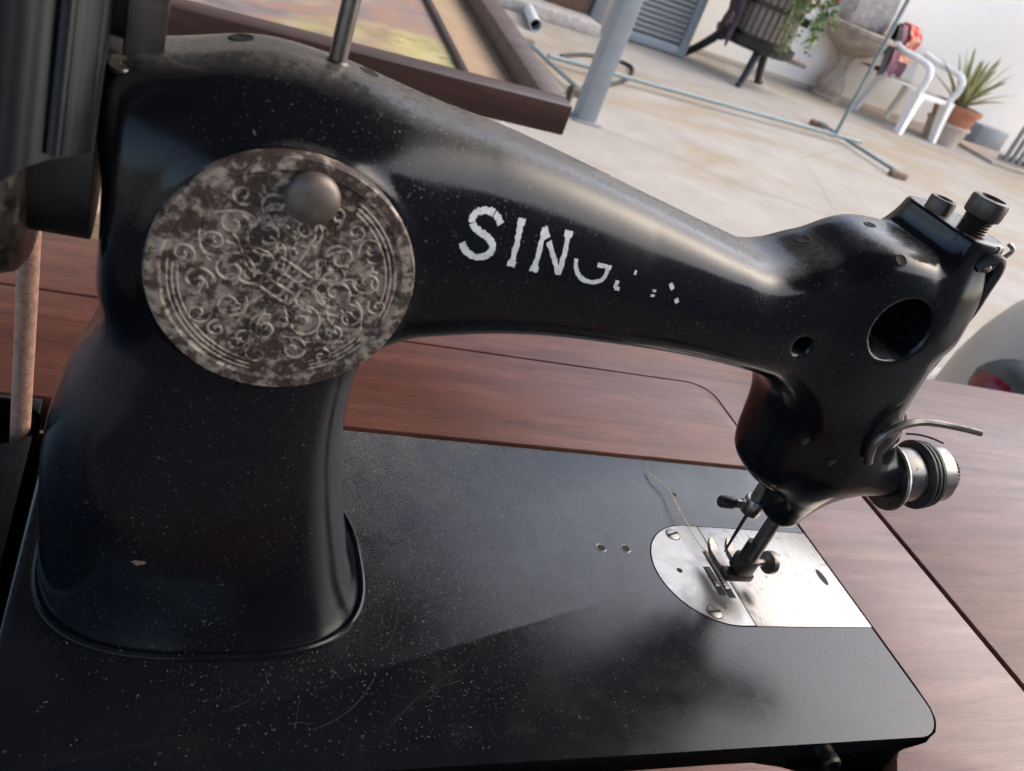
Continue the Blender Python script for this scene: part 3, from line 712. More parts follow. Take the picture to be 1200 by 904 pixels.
bm = BM(); box(bm, (-0.80, 0.93, -0.105), (0.10, 1.70, -0.072), 0.004); obj('tabletop', bm, MAT['table_white'], w)
for x_ in (-0.76, 0.06):
    for y_ in (0.97, 1.66):
        bm = BM(); box(bm, (x_-0.02, y_-0.02, FZ), (x_+0.02, y_+0.02, -0.1055), 0.003); obj('leg', bm, MAT['table_white'], w)
# pale wood block behind the table at the left
bm = BM(); box(bm, (-0.50, 0.42, FZ), (-0.33, 0.56, -0.03), 0.004); o = obj('wood_offcut', bm, MAT['pale_wood'], None, at=(-0.41, 0.49, FZ)); tag(o, 'upright pale wooden board seen behind the table beside the brown belt', 'board')

# rounded car parked beside the porch, its tail towards the table
K0 = Vector((1.13, 0.29, FZ))
w = thing('parked_car', tuple(K0 + Vector((1.8, 0.1, 0))), 'rounded beige grey car with red tail lamp at the right edge', 'car')
def ell(bm, c, r, nu=28, nv=18, pw=2.4, zmin=None):
    rings = []
    for j in range(1, nv):
        th = math.pi*j/nv; ring = []
        for i in range(nu):
            ph = 2*math.pi*i/nu
            f = lambda v, e: math.copysign(abs(v)**e, v)
            x = f(math.sin(th), 2/pw)*f(math.cos(ph), 2/pw); y = f(math.sin(th), 2/pw)*f(math.sin(ph), 2/pw); z = f(math.cos(th), 2/pw)
            zz = c[2] + r[2]*z
            if zmin is not None: zz = max(zz, zmin)
            ring.append(bm.verts.new((c[0] + r[0]*x, c[1] + r[1]*y, zz)))
        rings.append(ring)
    for a, b in zip(rings, rings[1:]):
        for k in range(nu): bm.faces.new((a[k], b[k], b[(k+1) % nu], a[(k+1) % nu]))
    bm.faces.new(rings[0][::-1]); bm.faces.new(rings[-1])
bm = BM(); ell(bm, K0 + Vector((1.85, 0.10, 0.46)), (1.80, 0.62, 0.36)); obj('body', bm, MAT['car_paint'], w)
bm = BM(); ell(bm, K0 + Vector((1.95, 0.10, 0.92)), (1.05, 0.52, 0.50)); obj('cabin', bm, MAT['car_paint'], w)
for sy in (-1, 1):
    bm = BM(); box(bm, K0 + Vector((1.25, 0.10 + sy*0.515 - 0.01, 0.95)), K0 + Vector((2.55, 0.10 + sy*0.515 + 0.01, 1.2)), 0.03, 3); obj('side_window', bm, MAT['glass_dark'], w)
bm = BM(); ell(bm, K0 + Vector((0.98, 0.10, 1.05)), (0.06, 0.34, 0.16)); obj('rear_window', bm, MAT['glass_dark'], w)
for fxx in (0.55, 3.05):
    for sy in (-1, 1):
        yc = 0.10 + sy*0.56
        bm = BM(); ell(bm, K0 + Vector((fxx, yc, 0.36)), (0.50, 0.22, 0.40), pw=2.2); obj('fender', bm, MAT['car_paint'], w)
        bm = BM(); lathe(bm, [(0.0, -0.085), (0.2, -0.085), (0.30, -0.06), (0.315, 0), (0.30, 0.06), (0.2, 0.085), (0, 0.085)], K0 + Vector((fxx+0.02, yc+sy*0.09, 0.316)), (0, 1, 0), 32); wh = obj('tyre', bm, MAT['tyre'], w)
        bm = BM(); lathe(bm, [(0, 0.12*sy), (0.05, 0.115*sy), (0.15, 0.09*sy), (0.17, 0.087*sy)], K0 + Vector((fxx+0.02, yc+sy*0.09, 0.316)), (0, 1, 0), 28); obj('hub_cap', bm, MAT['chrome'], wh)
for sy in (-1, 1):
    c = K0 + Vector((0.085, 0.10 + sy*0.50, 0.445)); ax = Vector((-1, 0, 0.25))
    bm = BM(); ell(bm, c + Vector((0.03, 0, 0)), (0.072, 0.105, 0.085), 20, 12, 2.0); obj('lamp_surround', bm, MAT['car_dark'], w)
    bm = BM(); ell(bm, c, (0.048, 0.078, 0.056), 20, 12, 2.0); obj('tail_lamp', bm, MAT['lamp_red'], w)
bm = BM(); tube(bm, spline([K0 + Vector((0.45, -0.72, 0.30)), K0 + Vector((0.06, -0.60, 0.29)), K0 + Vector((-0.06, -0.2, 0.29)), K0 + Vector((-0.06, 0.4, 0.29)), K0 + Vector((0.06, 0.80, 0.29)), K0 + Vector((0.45, 0.92, 0.30))], 6), 0.045, 10); obj('bumper', bm, MAT['car_paint'], w)
# ================================================================ SEWING TABLE (millimetres from here, s = MM)
MM = 0.001
T = thing('sewing_table', (-0.02, 0.08, FZ), 'reddish brown wooden sewing table top with dark joints around the machine', 'table')
def top_panel(name, poly, mat='table_wood', bev=0.8, z1=0.0):
    bm = BM(); prism(bm, poly, -19, z1, bev, 2); return obj(name, bm, MAT[mat], T, True, MM)
flap = [(-600, 179.2), (9.2, 179.2)] + arc(-7.0, 249.0, 16.2, 0, 78, 8)[0:] + [(-20, 264.2), (-600, 264.2)]
flap = [(-600, 179.2), (9.4, 179.2), (9.4, 250.5)] + arc(-3.2, 251.0, 12.6, 8, 82, 6) + [(-6, 264.2), (-600, 264.2)]
top_panel('back_flap', flap)
hole = [(0.9, 14)] + [(-0.2, 8.1), (-2.8, 4.6), (-6.7, 1.9), (-11, -0.8), (-16.4, -2.6), (-24, -3.8), (-30.4, -4.2), (-35, -5.6), (-38.5, -8.5), (-42.3, -13.5), (-50, -24), (-60, -29), (-72, -27), (-84, -17.5), (-92, -11.2), (-100, -8.2), (-112.5, -6.2), (-130, -6.0), (-380, -6.0)]
hole = [(x, y) for x, y in hole]
fr = [(70.8, 326.7), (-600, 326.7), (-600, 265.9), (-5, 265.9)] + arc(-3.2, 251.0, 14.5, 82, 8, 6) + [(11.2, 250.5), (11.2, 178.4), (1.6, 178.4), (1.6, 24)] + hole + [(-600, -6.0), (-600, -34), (70.8, -34)]
top_panel('surround_panel', fr[::-1])
top_panel('side_leaf', [(75.2, -34), (620, -34), (620, 326.7), (75.2, 326.7)])
hp = [(-600, -1.5), (-377.6, -1.5), (-377.6, 178.2), (-600, 178.2), (-600, 161.1)] + [(-391 + 14.8*math.cos(R(a)), 161 + 14.8*math.sin(R(a))) for a in [180 - 10*k for k in range(1, 36)]] + [(-600, 160.9)]
hp = [(x, y) for x, y in hp]
top_panel('belt_hole_plate', hp, 'bed_enamel', 0.5, -0.6)
bm = BM(); box(bm, (-597, 320, -110), (617, 326, -19.5)); box(bm, (-597, -33, -110), (617, -28, -19.5)); box(bm, (-597, -27, -110), (-591, 319, -19.5)); box(bm, (611, -27, -110), (617, 319, -19.5)); obj('apron', bm, MAT['table_wood'], T, False, MM)
for x_ in (-585, 585):
    for y_ in (-6, 300):
        bm = BM(); secs = []
        for z_, h in ((-760, 14), (-300, 20), (-110.5, 24)):
            secs.append([bm.verts.new((x_ + a*h, y_ + b*h, z_)) for a, b in ((-1, -1), (1, -1), (1, 1), (-1, 1))])
        for a, b in zip(secs, secs[1:]):
            for k in range(4): bm.faces.new((a[k], a[(k+1) % 4], b[(k+1) % 4], b[k]))
        bm.faces.new(secs[0]); bm.faces.new(secs[-1]); obj('leg', bm, MAT['table_wood'], T, False, MM)
bm = BM(); box(bm, (-440, -26, -75), (40, 185, -70)); obj('under_bed_black', bm, MAT['recess_shade'], T, False, MM)  # black box below the bed, standing for the darkness in the openings
bm = BM(); box(bm, (-590, -5, -34), (-367, 178, -19.3)); obj('gap_black', bm, MAT['recess_shade'], T, False, MM)  # black filler added so the bed gap and belt hole look dark

# ================================================================ SEWING MACHINE
S = thing('sewing_machine', (-0.19, 0.09, -0.01), 'old black enamelled sewing machine set in the wooden table', 'sewing machine')
def part(name, bm, mat, parent=None, smooth=True, ang=None): return obj(name, bm, MAT[mat] if isinstance(mat, str) else mat, parent or S, smooth, MM, ang)
# bed with a notch for needle plate and slide plate
PY0, PY1 = 59.0, 124.2
slot = [(0, PY1), (-78.3, PY1)] + arc(-78.3, 91.6, 32.6, 90, 270, 28) + [(-78.3, PY0), (0, PY0)]
outer = arc(-17, 17, 17, 0, -90, 18) + arc(-366, 8, 8, -90, -180, 5) + arc(-370, 174, 4, 180, 90, 3) + [(-4, 178), (0, 174)]
poly = slot[::-1][:0]
poly = outer + slot            # clockwise
bm = BM(); n0 = len(poly)
a = [bm.verts.new((x, y, -9)) for x, y in poly]; b = [bm.verts.new((x, y, 0)) for x, y in poly]
ft = bm.faces.new(b[::-1]); bm.faces.new(a)
for i in range(n0): bm.faces.new((a[i], b[i], b[(i+1) % n0], a[(i+1) % n0]))
no = len(outer)
oe = [e for e in ft.edges if all(any(v is b[i] for i in range(no)) for v in e.verts) and not (e.verts[0] in (b[0], b[no-1]) and e.verts[1] in (b[0], b[no-1]))]
bmesh.ops.bevel(bm, geom=oe, offset=3.4, segments=5, profile=0.5, affect='EDGES')
bmesh.ops.triangulate(bm, faces=[f for f in bm.faces if len(f.verts) > 4])
BED = part('bed', bm, 'bed_enamel', None, True, 50)
bm = BM(); prism(bm, [(-3, 4), (-366, 4), (-366, 174), (-3, 174)], -40, -9.2); part('bed_underside', bm, 'black_iron', None, False)
bm = BM(); lathe(bm, [(0, -6), (4.6, -6), (5.2, -5), (5.2, 0), (4.2, 1), (3.0, 1), (3.0, 0.2), (0, 0.2)], (-64, -4, -11), (0, -1, 0.15), 24); part('hinge_screw', bm, 'steel_dark')
for hx, hy in ((-135.1, 105.2), (-121.4, 105.5)):
    bm = BM(); lathe(bm, [(2.7, 0.05), (2.4, 0.2), (2.0, 0.1)], (hx, hy, 0), (0, 0, 1), 20); hh = part('bed_hole_rim', bm, 'black_iron' if hx < -200 else 'steel_dull', BED)
    bm = BM(); lathe(bm, [(2.05, 0.12), (0, 0.10)], (hx, hy, 0), (0, 0, 1), 20); part('bed_hole', bm, 'recess_shade', BED)  # flat black disc in place of the shade in a hole
bm = BM(); lathe(bm, [(1.3, 0.12), (0, 0.10)], (-73, 148, 0), (0, 0, 1), 12); part('bed_hole', bm, 'recess_shade', BED)
# needle plate, slide plate
bm = BM(); box(bm, (-113, 55, -6), (-1, 128, -3.2)); part('plate_gap_black', bm, 'recess_shade', None, False)  # black layer added under the plates to make their seams dark
npoly = [(-71.0, PY0+0.5), (-71.0, PY1-0.5), (-78.3, PY1-0.5)] + arc(-78.3, 91.6, 31.95, 90, 270, 28)
bm = BM(); prism(bm, npoly, -3, 0.25, 0.25, 2); NP = part('needle_plate', bm, 'nickel')
bm = BM(); prism(bm, [(-70.4, PY0+0.4), (0.4, PY0+0.4), (0.4, PY1-0.4), (-70.4, PY1-0.4)], -3, 0.15, 0.25, 2); SP = part('slide_plate', bm, 'nickel_slide')
bm = BM(); n_ = 20; prism(bm, [(-9.2 + 2.1*math.cos(2*math.pi*k/n_), 91.5 + 5.4*math.sin(2*math.pi*k/n_)) for k in range(n_)], 0.1, 0.22); part('finger_hole', bm, 'recess_shade', SP)
for (hx, hy, sa) in ((-89.2, 116.7, 20), (-90.3, 67.2, 5)):
    bm = BM(); lathe(bm, [(3.7, 0.2), (3.6, 0.55), (3.0, 0.75), (0, 0.85)], (hx, hy, 0), (0, 0, 1), 24); sc = part('plate_screw', bm, 'nickel_worn', NP)
    bm = BM(); box(bm, (-3.3, -0.55, 0.5), (3.3, 0.55, 1.0), 0, 1, Matrix.Translation((hx, hy, 0)) @ Matrix.Rotation(R(sa), 4, 'Z')); q = part('screw_slot', bm, 'recess_shade', NP, False)
    bm = BM(); lathe(bm, [(4.05, 0.27), (3.7, 0.29)], (hx, hy, 0), (0, 0, 1), 24); part('screw_gap', bm, 'recess_shade', NP)
bm = BM(); lathe(bm, [(1.5, 0.33), (0, 0.32)], (-97.1, 92.4, 0), (0, 0, 1), 16); part('plate_hole', bm, 'recess_shade', NP)
for x0, y0, y1 in ((-81.6, 77.5, 95.5), (-76.6, 76.0, 106)):
    bm = BM(); box(bm, (x0-0.4, y0, 0.1), (x0+3.7, y1, 0.32), 0); part('feed_slot', bm, 'recess_shade', NP, False)  # slot is not cut: flat black box painted as its inner shade
    bm = BM(); y = y0 + 5.5
    while y < y1 - 1.2:
        v = [bm.verts.new(p) for p in ((x0+0.5, y, 0.3), (x0+2.9, y, 0.3), (x0+2.9, y+1.2, 0.3), (x0+0.5, y+1.2, 0.3), (x0+0.5, y+1.0, 1.15), (x0+2.9, y+1.0, 1.15))]
        for q in ((0, 1, 5, 4), (2, 3, 4, 5), (0, 4, 3), (1, 2, 5), (3, 2, 1, 0)): bm.faces.new([v[i] for i in q])
        y += 2.0
    part('feed_dog', bm, 'steel_dull', NP, False)

# the casting: pillar, arm and head in one piece
V, Q = mesh_sdf(cast_sdf, (-378, 34, -7), (-34, 148, 206), 1.25)
V = V*MM - np.array(ORG[S.name])
me = bpy.data.meshes.new('arm_casting'); me.from_pydata(V.tolist(), [], Q.tolist()); me.update()
me.polygons.foreach_set('use_smooth', [True]*len(me.polygons)); me.materials.append(MAT['black_enamel'])
CAST = link_mesh('arm_casting', me, S)
bmt = bmesh.new(); bmt.from_mesh(me); bmesh.ops.recalc_face_normals(bmt, faces=bmt.faces); bmt.to_mesh(me)
bmt.transform(Matrix.Translation(ORG[S.name])); bvh = BVHTree.FromBMesh(bmt); bmt.free()
def front(x, z, off=0.12):
    """point on the near side of the casting at (x, z), lifted by off millimetres"""
    hit = bvh.ray_cast(Vector((x*MM, -0.05, z*MM)), Vector((0, 1, 0)))
    p, n = hit[0], hit[1]
    if n.y > 0: n = -n
    return (p + n*off*MM)/MM

# thin bead round the foot of the pillar
bm = BM(); ring = []
for k in range(97):
    a_ = 2*math.pi*k/96; f_ = lambda v: math.copysign(abs(v)**(2/2.9), v)
    ring.append((-310.3 + 57.3*f_(math.cos(a_)), 91 + 47.1*f_(math.sin(a_)), 0.7))
tube(bm, ring, 1.15, 8, False); part('base_bead', bm, 'black_enamel', CAST)
# oil holes: black dished discs along the surface normal, inner shade put into the colour
for hx_, hy_, hz_, r_ in OIL_HOLES:
    q = Vector((hx_, hy_, hz_))*MM; hit = bvh.find_nearest(q); nn = hit[1] if hit[1].dot(Vector((0, -0.3, 1))) > 0 else -hit[1]; hp_ = hit[0]/MM
    bm = BM(); lathe(bm, [(r_*0.95, 0.02), (r_*0.82, 0.22), (r_*0.72, 0.06), (0, 0.04)], hp_, nn, 24); hl = part('oil_hole', bm, 'recess_shade', CAST)
# worn lettering on the arm, stroke by stroke
def stroke_pts(kind):
    if kind == 'S': return [[(0.86 - 0.02, 0.80), (0.74, 0.93), (0.52, 1.0), (0.30, 0.95), (0.17, 0.80), (0.22, 0.64), (0.42, 0.54), (0.64, 0.45), (0.78, 0.30), (0.72, 0.12), (0.50, 0.0), (0.26, 0.03), (0.10, 0.16), (0.05, 0.24)]]
    if kind == 'I': return [[(0.5, 0), (0.5, 1)], [(0.34, 0.02), (0.66, 0.02)], [(0.36, 0.98), (0.64, 0.98)]]
    if kind == 'N': return [[(0.12, 0), (0.12, 1)], [(0.12, 1), (0.84, 0.02)], [(0.84, 0), (0.84, 1)], [(0.0, 0.01), (0.24, 0.01)], [(0.72, 0.99), (0.96, 0.99)]]
    if kind == 'G': return [[(0.90, 0.78), (0.75, 0.95), (0.5, 1.0), (0.22, 0.88), (0.06, 0.62), (0.05, 0.38), (0.2, 0.12), (0.5, 0.0), (0.78, 0.08), (0.9, 0.25), (0.9, 0.48)], [(0.62, 0.48), (1.0, 0.48)]]
    if kind == 'E': return [[(0.12, 0), (0.12, 1)], [(0.12, 1), (0.86, 1)], [(0.12, 0.52), (0.7, 0.52)], [(0.12, 0), (0.9, 0)]]
    if kind == 'R': return [[(0.12, 0), (0.12, 1)], [(0.12, 1), (0.6, 1), (0.82, 0.88), (0.82, 0.66), (0.6, 0.52), (0.12, 0.52)], [(0.5, 0.52), (0.92, 0.0)]]
rl = random.Random(5)
LET = [('S', -266.5, 13.2, 12.6, 2.0), ('I', -253.3, 8.6, 12.2, 1.9), ('N', -242.6, 11.8, 12.0, 1.75), ('G', -228.6, 13.4, 11.7, 1.4), ('E', -213.0, 10.6, 11.4, 1.4), ('R', -198.6, 12.6, 11.2, 1.4)]
for ch, x0, wd, ht, th in LET:
    zb = 154.9 + (x0 + 262)*-0.068; bm = BM(); bg_ = BM(); cnt = 0
    for st in stroke_pts(ch):
        P_ = spline([(p[0], p[1], 0) for p in st], 10) if len(st) > 2 else [Vector((st[0][0] + (st[1][0]-st[0][0])*k/14, st[0][1] + (st[1][1]-st[0][1])*k/14, 0)) for k in range(15)]
        P_ = [Vector((x0 + p.x*wd, zb + p.y*ht - p.x*wd*0.068, 0)) for p in P_]
        jit = lambda: rl.uniform(-0.28, 0.22)
        edge = []
        for i, p in enumerate(P_):
            d_ = (P_[min(i+1, len(P_)-1)] - P_[max(i-1, 0)]).normalized(); nrm = Vector((-d_.y, d_.x, 0))*th/2
            edge.append((p + nrm*(1 + jit()), p - nrm*(1 + jit()), p))
        for (a0, a1, p0), (b0, b1, p1) in zip(edge, edge[1:]):
            fx_ = (p0.x - x0)/wd; fz = (p0.y - zb)/ht
            keep = True; ghost = False
            if ch == 'G': keep = fz < 0.52 and not (fz > 0.34 and fx_ < 0.4 and rl.random() < 0.35); ghost = not keep
            if ch == 'E': keep = (fz < 0.22 and fx_ < 0.3 and rl.random() < 0.75) or (fz < 0.1 and rl.random() < 0.12) or (0.45 < fz < 0.6 and fx_ > 0.6); ghost = not keep
            if ch == 'R': keep = (fz < 0.25 and (fx_ < 0.2 and rl.random() < 0.35)) or (0.30 < fz < 0.46 and 0.52 < fx_ < 0.75) or (fz < 0.06 and fx_ > 0.8); ghost = not keep
            if ch in 'SIN' and rl.random() < 0.02: keep = False
            m0, m1 = (a0 + a1)/2, (b0 + b1)/2
            tgt = bm if keep else None
            if tgt is None: continue
            for (u0, u1, v0, v1) in ((a0, m0, b0, m1), (m0, a1, m1, b1)):
                tgt.faces.new([tgt.verts.new(front(q.x, q.y, 0.10)) for q in (u0, v0, v1, u1)])
    if len(bm.faces): part('letter', bm, 'decal', CAST, False)
    else: bm.free()
    if len(bg_.faces): part('letter_ghost', bg_, 'decal_ghost', CAST, False)
    else: bg_.free()

# round ornamental cover plate
CX, CY, CZ, CR = -311.7, 55.0, 140.2, 34.8
bm = BM(); lathe(bm, [(CR-0.3, -5), (CR, -1.2), (CR-0.5, 0.0), (CR-3.6, 0.25), (CR-4.4, -0.35), (0, -0.35)], (CX, CY, CZ), (0, -1, 0), 96); PL = part('cover_plate', bm, 'ornate_plate')
def ot(bm, pts, r): tube(bm, [(CX + x, CY + 0.30, CZ + z) for x, z in pts], r, 6)
orn = BM()
for r0 in (29.2, 27.9, 26.6):
    for a0, a1 in ((-14, 62), (178, 262), (292, 330), (112, 165)):
        if a0 == 112: continue
        ot(orn, arc(0, 0, r0, a0 + (29.2-r0)*1.2, a1 - (29.2-r0)*1.2, 26), 0.34)
def spiral(cx, cz, r, turns, a0, sgn, n=26):
    return [(cx + r*(1 - 0.82*i/n)*math.cos(a0 + sgn*2*math.pi*turns*i/n), cz + r*(1 - 0.82*i/n)*math.sin(a0 + sgn*2*math.pi*turns*i/n)) for i in range(n+1)]
def rotp(pts, a): c, s_ = math.cos(a), math.sin(a); return [(x*c - z*s_, x*s_ + z*c) for x, z in pts]
for mir in (1, -1):
    for tilt in (0, math.pi):
        base = R(-32)
        grp = [spiral(10.5, 5.5, 5.0, 1.35, R(200), 1), spiral(17.5, 3.0, 3.6, 1.3, R(160), -1), spiral(5.0, 12.5, 4.0, 1.3, R(250), -1), spiral(14.0, 12.5, 3.6, 1.25, R(210), 1), spiral(20.5, 9.5, 2.6, 1.2, R(190), 1), spiral(8.5, 19.0, 3.0, 1.25, R(240), -1), spiral(2.8, 19.5, 2.3, 1.2, R(300), 1)]
        grp += [[(2.0 + 6.5*t, 1.0 + 5.0*t + 2.2*math.sin(3.1*t)) for t in [i/10 for i in range(11)]], [(3 + 13*t, 2.0*math.sin(4.6*t) + 0.8) for t in [i/14 for i in range(15)]], [(1.2 + 4*t, 6 + 12*t + 1.4*math.sin(5*t)) for t in [i/10 for i in range(11)]], [(15 + 7*t, 7 - 5*t + 1.5*math.sin(3*t)) for t in [i/8 for i in range(9)]]]
        for k, g_ in enumerate(grp):
            g_ = [(x*mir*1.16, z*1.16) for x, z in g_]; g_ = rotp(g_, base + tilt); ot(orn, g_, 0.42 if k % 3 else 0.5)
for k in range(4):
    ot(orn, rotp([(-5.2, -5.2 + 3.4*k), (5.2, -5.2 + 3.4*k)], R(-28)), 0.5); ot(orn, rotp([(-5.2 + 3.4*k, -5.2), (-5.2 + 3.4*k, 5.2)], R(-28)), 0.5)
rr = random.Random(4)
for k in range(80):
    a_ = rr.uniform(0, 6.28); r_ = rr.uniform(8, 23.5); c = (r_*math.cos(a_), r_*math.sin(a_))
    if math.hypot(c[0] - 1.5, c[1] - 25) < 8: continue
    an = rr.uniform(0, 6.28); L = rr.uniform(1.0, 2.2); ot(orn, [(c[0] + L*math.cos(an + 0.5*t)*t, c[1] + L*math.sin(an + 0.5*t)*t) for t in (-1, -0.4, 0.2, 0.8, 1.2)], rr.uniform(0.32, 0.55))
part('scroll_relief', orn, 'ornate_relief', PL)
bm = BM(); lathe(bm, [(6.8, 0.2), (6.9, 1.8), (6.5, 2.9), (5.2, 3.9), (3.0, 4.5), (0, 4.7)], (-309.7, CY, 165.3), (0, -1, 0), 40); part('plate_knob', bm, 'knob_metal', PL)

# spool pin
bm = BM(); lathe(bm, [(0, 188), (3.3, 188), (3.3, 189.5), (2.5, 190), (2.5, 236), (1.8, 238), (0, 238.5)], (-306, 92, 0), (0.006, 0, 1), 18); part('spool_pin', bm, 'steel_dull')
# screws on top of the head
bm = BM(); prof = [(0, 188), (5.3, 188)]
z = 191.0
while z < 198.5: prof += [(5.5, z), (4.9, z+0.55)]; z += 1.1
prof += [(5.6, 198.6), (6.6, 199.2), (6.8, 200.4), (6.8, 204.8), (6.4, 205.8), (5.0, 206.2), (4.4, 205.0), (0, 204.8)]
lathe(bm, prof, (-73, 80, 0), (0, 0, 1), 32); part('pressure_screw', bm, 'steel_dark')
bm = BM(); lathe(bm, [(0, 190), (5.0, 190), (5.1, 197.0), (4.7, 197.8), (3.4, 197.8), (3.0, 197.0), (0, 196.8)], (-75.5, 96.5, 0), (0, 0, 1), 28); part('needle_bar_cap', bm, 'steel_dark')
# presser bar, foot, needle
bm = BM(); tube(bm, [(-72, 83, 66), (-72, 83, 15)], 3.4, 20); PB = part('presser_bar', bm, 'steel_dull')
bm = BM(); tube(bm, [(-75.6, 83.4, 30), (-75.6, 83.4, 19)], 2.6, 12); box(bm, (-77, 79.5, 10.5), (-67.5, 88.5, 20), 1.2); PF = part('presser_foot', bm, 'steel_dark')
for x0 in (-80.5, -70.2):
    bm = BM(); secs = []
    for y, z, h, wv in ((84, 8.2, 1.6, 2.2), (91, 7.6, 1.5, 2.4), (98, 7.8, 1.3, 2.4), (102, 9.2, 1.1, 2.0), (104.5, 11.0, 0.9, 1.2)):
        secs.append([bm.verts.new((x0 + 2.2 + a_*wv, y, z + b_*h)) for a_, b_ in ((-1, -1), (1, -1), (1, 1), (-1, 1))])
    for a_, b_ in zip(secs, secs[1:]):
        for k in range(4): bm.faces.new((a_[k], a_[(k+1) % 4], b_[(k+1) % 4], b_[k]))
    bm.faces.new(secs[0]); bm.faces.new(secs[-1]); bmesh.ops.bevel(bm, geom=bm.edges[:], offset=0.3, segments=1, affect='EDGES'); part('toe', bm, 'steel_dull', PF)
bm = BM(); box(bm, (-81, 80, 6.6), (-65.5, 87, 10.6), 0.8); part('foot_sole', bm, 'steel_dark', PF)
bm = BM(); lathe(bm, [(0, 0), (1.8, 0), (1.8, 8.5), (3.2, 9.0), (5.4, 9.2), (5.6, 10), (5.6, 12), (5.0, 12.8), (0, 13.2)], (-68, 84, 16), (1, 0.05, 0), 28); part('clamp_screw', bm, 'steel_dull', PF)
bm = BM(); tube(bm, [(-76, 95, 44), (-76, 94.8, 24), (-76, 94.6, 14), (-76, 94.6, 11.2)], [1.0, 0.85, 0.55, 0.1], 10); part('needle', bm, 'steel_dark')
bm = BM(); tube(bm, [(-76, 95, 70), (-76, 95, 41)], 3.2, 16); NB = part('needle_bar', bm, 'steel_dull')
bm = BM(); lathe(bm, [(3.3, 37.5), (4.6, 37.8), (5.0, 39), (5.0, 45), (4.4, 46), (3.3, 46.2)], (-76, 95, 0), (0, 0, 1), 20); box(bm, (-83, 93, 39.5), (-79, 97, 44.5), 0.7); NC = part('needle_clamp', bm, 'nickel_worn', NB)
bm = BM(); lathe(bm, [(0, 0), (2.1, 0), (2.1, 3.2), (1.4, 3.4), (1.4, 4.6)], (-82.5, 95, 42), (-1, 0.05, 0.02), 18); part('clamp_shank', bm, 'nickel', NB)
bm = BM(); lathe(bm, [(1.4, 4.4), (2.6, 4.6), (2.9, 5.4), (2.9, 11.2), (2.4, 12.2), (0, 12.4)], (-82.5, 95, 42), (-1, 0.05, 0.02), 18); part('thumb_screw', bm, 'black_iron', NB)
# tension assembly on the end of the head
TA0 = Vector((-41.5, 72.2, 84.0)); TAx = Vector((28, -1.2, 5.5)).normalized()
TD = thing  # keep the builder short
bm = BM(); lathe(bm, [(0, -1), (15.0, -1), (15.4, 0), (15.0, 1.0), (11.8, 1.2)], TA0, TAx, 40); TN = part('tension_assembly', bm, 'nickel_worn')
bm = BM(); lathe(bm, [(11.8, 1.0), (12.0, 2.0), (12.0, 12.0), (11.0, 12.6), (0, 12.6)], TA0, TAx, 40); part('tension_barrel', bm, 'nickel_worn', TN)
bm = BM(); lathe(bm, [(10.0, 12.4), (13.8, 12.6), (15.2, 13.4), (15.2, 14.4), (13.6, 14.8), (13.6, 15.2), (15.0, 15.5), (15.0, 16.6), (13.4, 17.0), (13.6, 17.5), (14.6, 17.8), (14.6, 19.0), (13, 19.4), (0, 19.4)], TA0, TAx, 48); part('tension_disc', bm, 'black_iron', TN)
bm = BM(); lathe(bm, [(12.0, 19.2), (12.6, 19.8), (12.4, 26.5), (11.6, 27.4), (0, 27.4)], TA0, TAx, 40); part('number_dial', bm, 'nickel_worn', TN)
bm = BM(); lathe(bm, [(8.6, 27.2), (9.0, 28.0), (9.0, 31.0), (8.2, 31.8), (0, 32.0)], TA0, TAx, 72, wob=lambda k, h: 1.0 if k % 2 else 0.95); part('thumb_nut', bm, 'steel_dark', TN)
# stamped marks on barrel: an 0 and a slot
u_, v_, d_ = frame_of(TAx)
def on_barrel(h, ang, r=12.1):
    nrm = Vector((0, -math.cos(ang), -math.sin(ang))); nrm = (nrm - d_*nrm.dot(d_)).normalized(); return TA0 + d_*h + nrm*r
bm = BM(); tube(bm, [on_barrel(4.2 + 1.3*math.cos(t), 0.80 + 0.17*math.sin(t)) for t in [2*math.pi*k/16 for k in range(17)]], 0.3, 6, False); part('stamped_zero', bm, 'recess_shade', TN)
bm = BM(); tube(bm, [on_barrel(8.2, 0.62), on_barrel(9.0, 0.80), on_barrel(9.2, 0.98)], [0.7, 1.0, 0.7], 8); part('barrel_slot', bm, 'recess_shade', TN)
bm = BM(); box(bm, (-2.2, -1.6, -1.2), (2.2, 1.6, 1.2), 0.4, 2, Matrix.Translation(on_barrel(8.6, 1.28, 13.0))); part('stop_pin', bm, 'steel_dull', TN)
# presser lifter lever
bm = BM(); LP = [(-71.0, 60.8, 98.3), (-73.5, 60.5, 102.8), (-75.0, 60.2, 107.7), (-74.0, 60.0, 112.4), (-70.4, 60.0, 116.3), (-65.5, 60.0, 119.5), (-59.3, 60.0, 121.2), (-54.0, 59.0, 122.2), (-47.8, 57.5, 122.9), (-42.2, 55.0, 123.9), (-36.2, 52.0, 124.8)]
pts = spline(LP, 5); tube(bm, pts, [1.9 - 0.6*i/(len(pts)-1) for i in range(len(pts))], 10); part('presser_lifter', bm, 'steel_dull')
bm = BM(); tube(bm, spline([(-47, 72, 107), (-44, 69, 109.3), (-40, 66, 110.4), (-36, 63, 110.6)], 4), 0.45, 6); part('check_spring', bm, 'steel_dark')
bm = BM(); lathe(bm, [(2.4, -1), (3.6, -0.8), (3.8, 0), (3.6, 0.8), (2.4, 1)], (-50, 75.0, 113), (0.6, -0.4, 0.6), 20); part('thread_eyelet', bm, 'nickel_worn')
